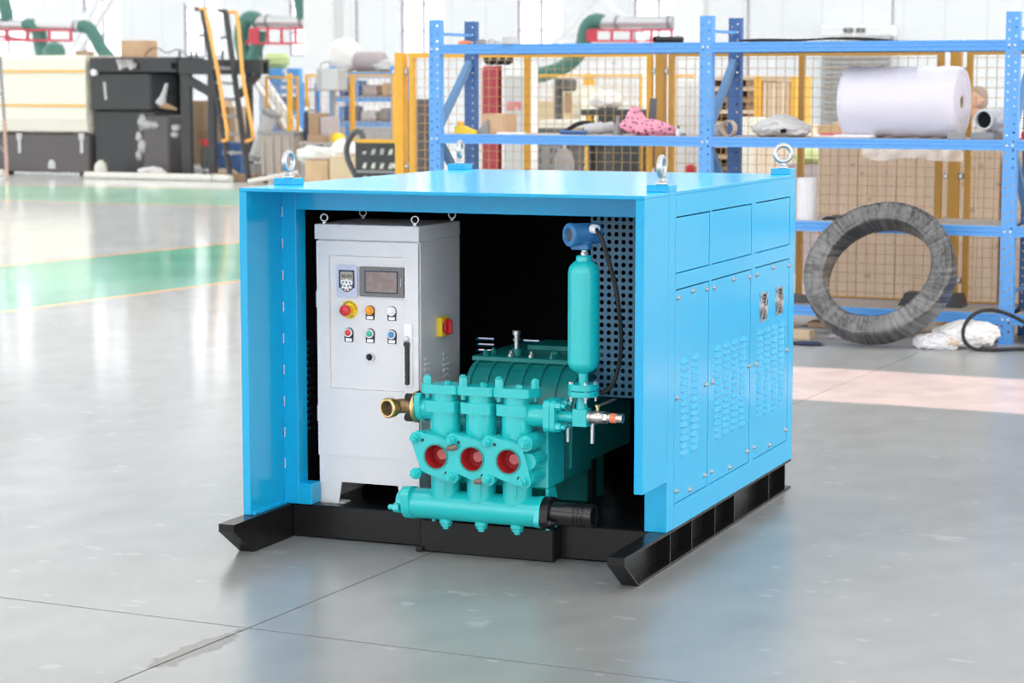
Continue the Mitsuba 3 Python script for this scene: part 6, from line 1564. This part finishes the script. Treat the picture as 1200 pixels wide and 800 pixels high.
hip, chest, neck, legs, P0 = body()
pe = thing('person', 'person in a pale grey work shirt behind the fence, head beside the yellow post', 'person')
torso = [(hip, 0.15, chest, 0.155), (chest + [0, -0.08, 0.02], 0.12, chest + [0, 0.08, 0.02], 0.12), (chest + [-0.02, -0.155, 0.10], 0.075, chest + [-0.02, 0.155, 0.10], 0.075), (chest + [-0.02, -0.1, 0.13], 0.07, neck, 0.062), (chest + [-0.02, 0.1, 0.13], 0.07, neck, 0.062)]
arms = []
for s in (-1, 1):
    sh_ = chest + [-0.02, 0.185 * s, 0.10]
    el_ = chest + [-0.10, 0.21 * s, -0.17]
    wr_ = chest + [-0.33, 0.12 * s, -0.14]
    arms += [(sh_, 0.062, el_, 0.047), (el_, 0.046, wr_, 0.036)]
hd_c = neck + np.array([-0.055, -0.01, 0.135])
neck_s = [(neck, 0.058, hd_c + [0.01, 0, -0.06], 0.055)]
hands = []
for s in (-1, 1):
    wr_ = chest + [-0.33, 0.12 * s, -0.14]
    hands += [(wr_ + [0.02, 0, 0], 0.028, wr_ + [-0.06, -0.01 * s, 0.0], 0.030)]
    for f_ in range(4):
        k0 = wr_ + [-0.075, -0.03 * s + 0.018 * f_ * s, 0.0]
        hands += [(k0, 0.010, k0 + [-0.035, 0, -0.012], 0.009), (k0 + [-0.035, 0, -0.012], 0.009, k0 + [-0.045, 0, -0.042], 0.008)]
    hands += [(wr_ + [-0.03, -0.03 * s, 0.005], 0.012, wr_ + [-0.075, -0.055 * s, -0.012], 0.010)]
head = [(hd_c + [0.02, 0, 0.03], 0.085, hd_c + [-0.02, 0, 0.02], 0.082), (hd_c + [-0.03, 0, -0.01], 0.068, hd_c + [-0.055, 0, -0.075], 0.038), (hd_c + [-0.098, 0, 0.02], 0.012, hd_c + [-0.115, 0, -0.018], 0.015),
        (hd_c + [0.0, -0.085, 0.0], 0.018, hd_c + [0.0, -0.088, -0.03], 0.014), (hd_c + [0.0, 0.085, 0.0], 0.018, hd_c + [0.0, 0.088, -0.03], 0.014), (hd_c + [-0.09, -0.012, -0.055], 0.010, hd_c + [-0.09, 0.012, -0.055], 0.010)]
part(pe, 'body', capsules(head + neck_s + [(neck, 0.05, chest, 0.11), (chest, 0.11, hip, 0.10)] + hands + [(a, ra * 0.8, b, rb * 0.8) for a, ra, b, rb in arms + legs], 0.014), 'skin', smooth=True)
part(pe, 'shirt', capsules(torso + [(a, ra, b, rb) for a, ra, b, rb in arms]), 'shirt', smooth=True)
part(pe, 'trousers', capsules([(hip + [0, -0.07, 0.03], 0.125, hip + [0, 0.07, 0.03], 0.125)] + legs), 'trousers', smooth=True)
hm_ = capsules([(hd_c + [0.035, 0, 0.047], 0.076, hd_c + [0.015, 0, 0.05], 0.074), (hd_c + [0.05, 0, 0.0], 0.062, hd_c + [0.05, 0, -0.01], 0.055)])
part(pe, 'hair', hm_, 'hair', smooth=True)
for s in (-1, 1):
    part(pe, 'eye', trimesh.Trimesh(trimesh.creation.icosphere(subdivisions=2).vertices * 0.009 + (hd_c + [-0.094, 0.03 * s, 0.018]), trimesh.creation.icosphere(subdivisions=2).faces, process=False), 'white_plastic', smooth=True)

# repeats carry a common group
GROUPS = {'shelf_bin': 'bins on the far blue shelf', 'goods_box': 'goods boxes behind the sign board', 'backdrop_block': 'added pale backdrops in the black slotted rack', 'hose_coil': 'hose coils on the red column',
          'mesh_fence': 'yellow mesh fence panels', 'fence_post': 'yellow fence posts', 'carton': 'cartons in the hall', 'wind_brace': 'white diagonal wind braces', 'duct_arm': 'green and silver ventilation arms',
          'storage_shelf': 'far blue shelves', 'black_tub': 'black tubs behind the mesh', 'grey_cylinder': 'grey cylinders on the middle shelf', 'wooden_crate': 'wooden crates behind the rack',
          'wooden_case': 'wooden cases behind the platform', 'floor_pipe': 'white pipes on the floor', 'sack': 'sacks under the platform', 'plastic_heap': 'heaps of plastic wrap', 'flat_sheet': 'flat sheets on the lower shelf',
          'metal_scrap': 'scraps on the top beam', 'plank': 'planks under the bottom shelf'}
for k_, d_ in labels.items():
    if '__' not in k_ and 'group' not in d_ and 'category' in d_:
        n_ = k_[:-4] if k_[-4:-3] == '_' and k_[-3:].isdigit() else k_
        if n_ in GROUPS:
            d_['group'] = GROUPS[n_]
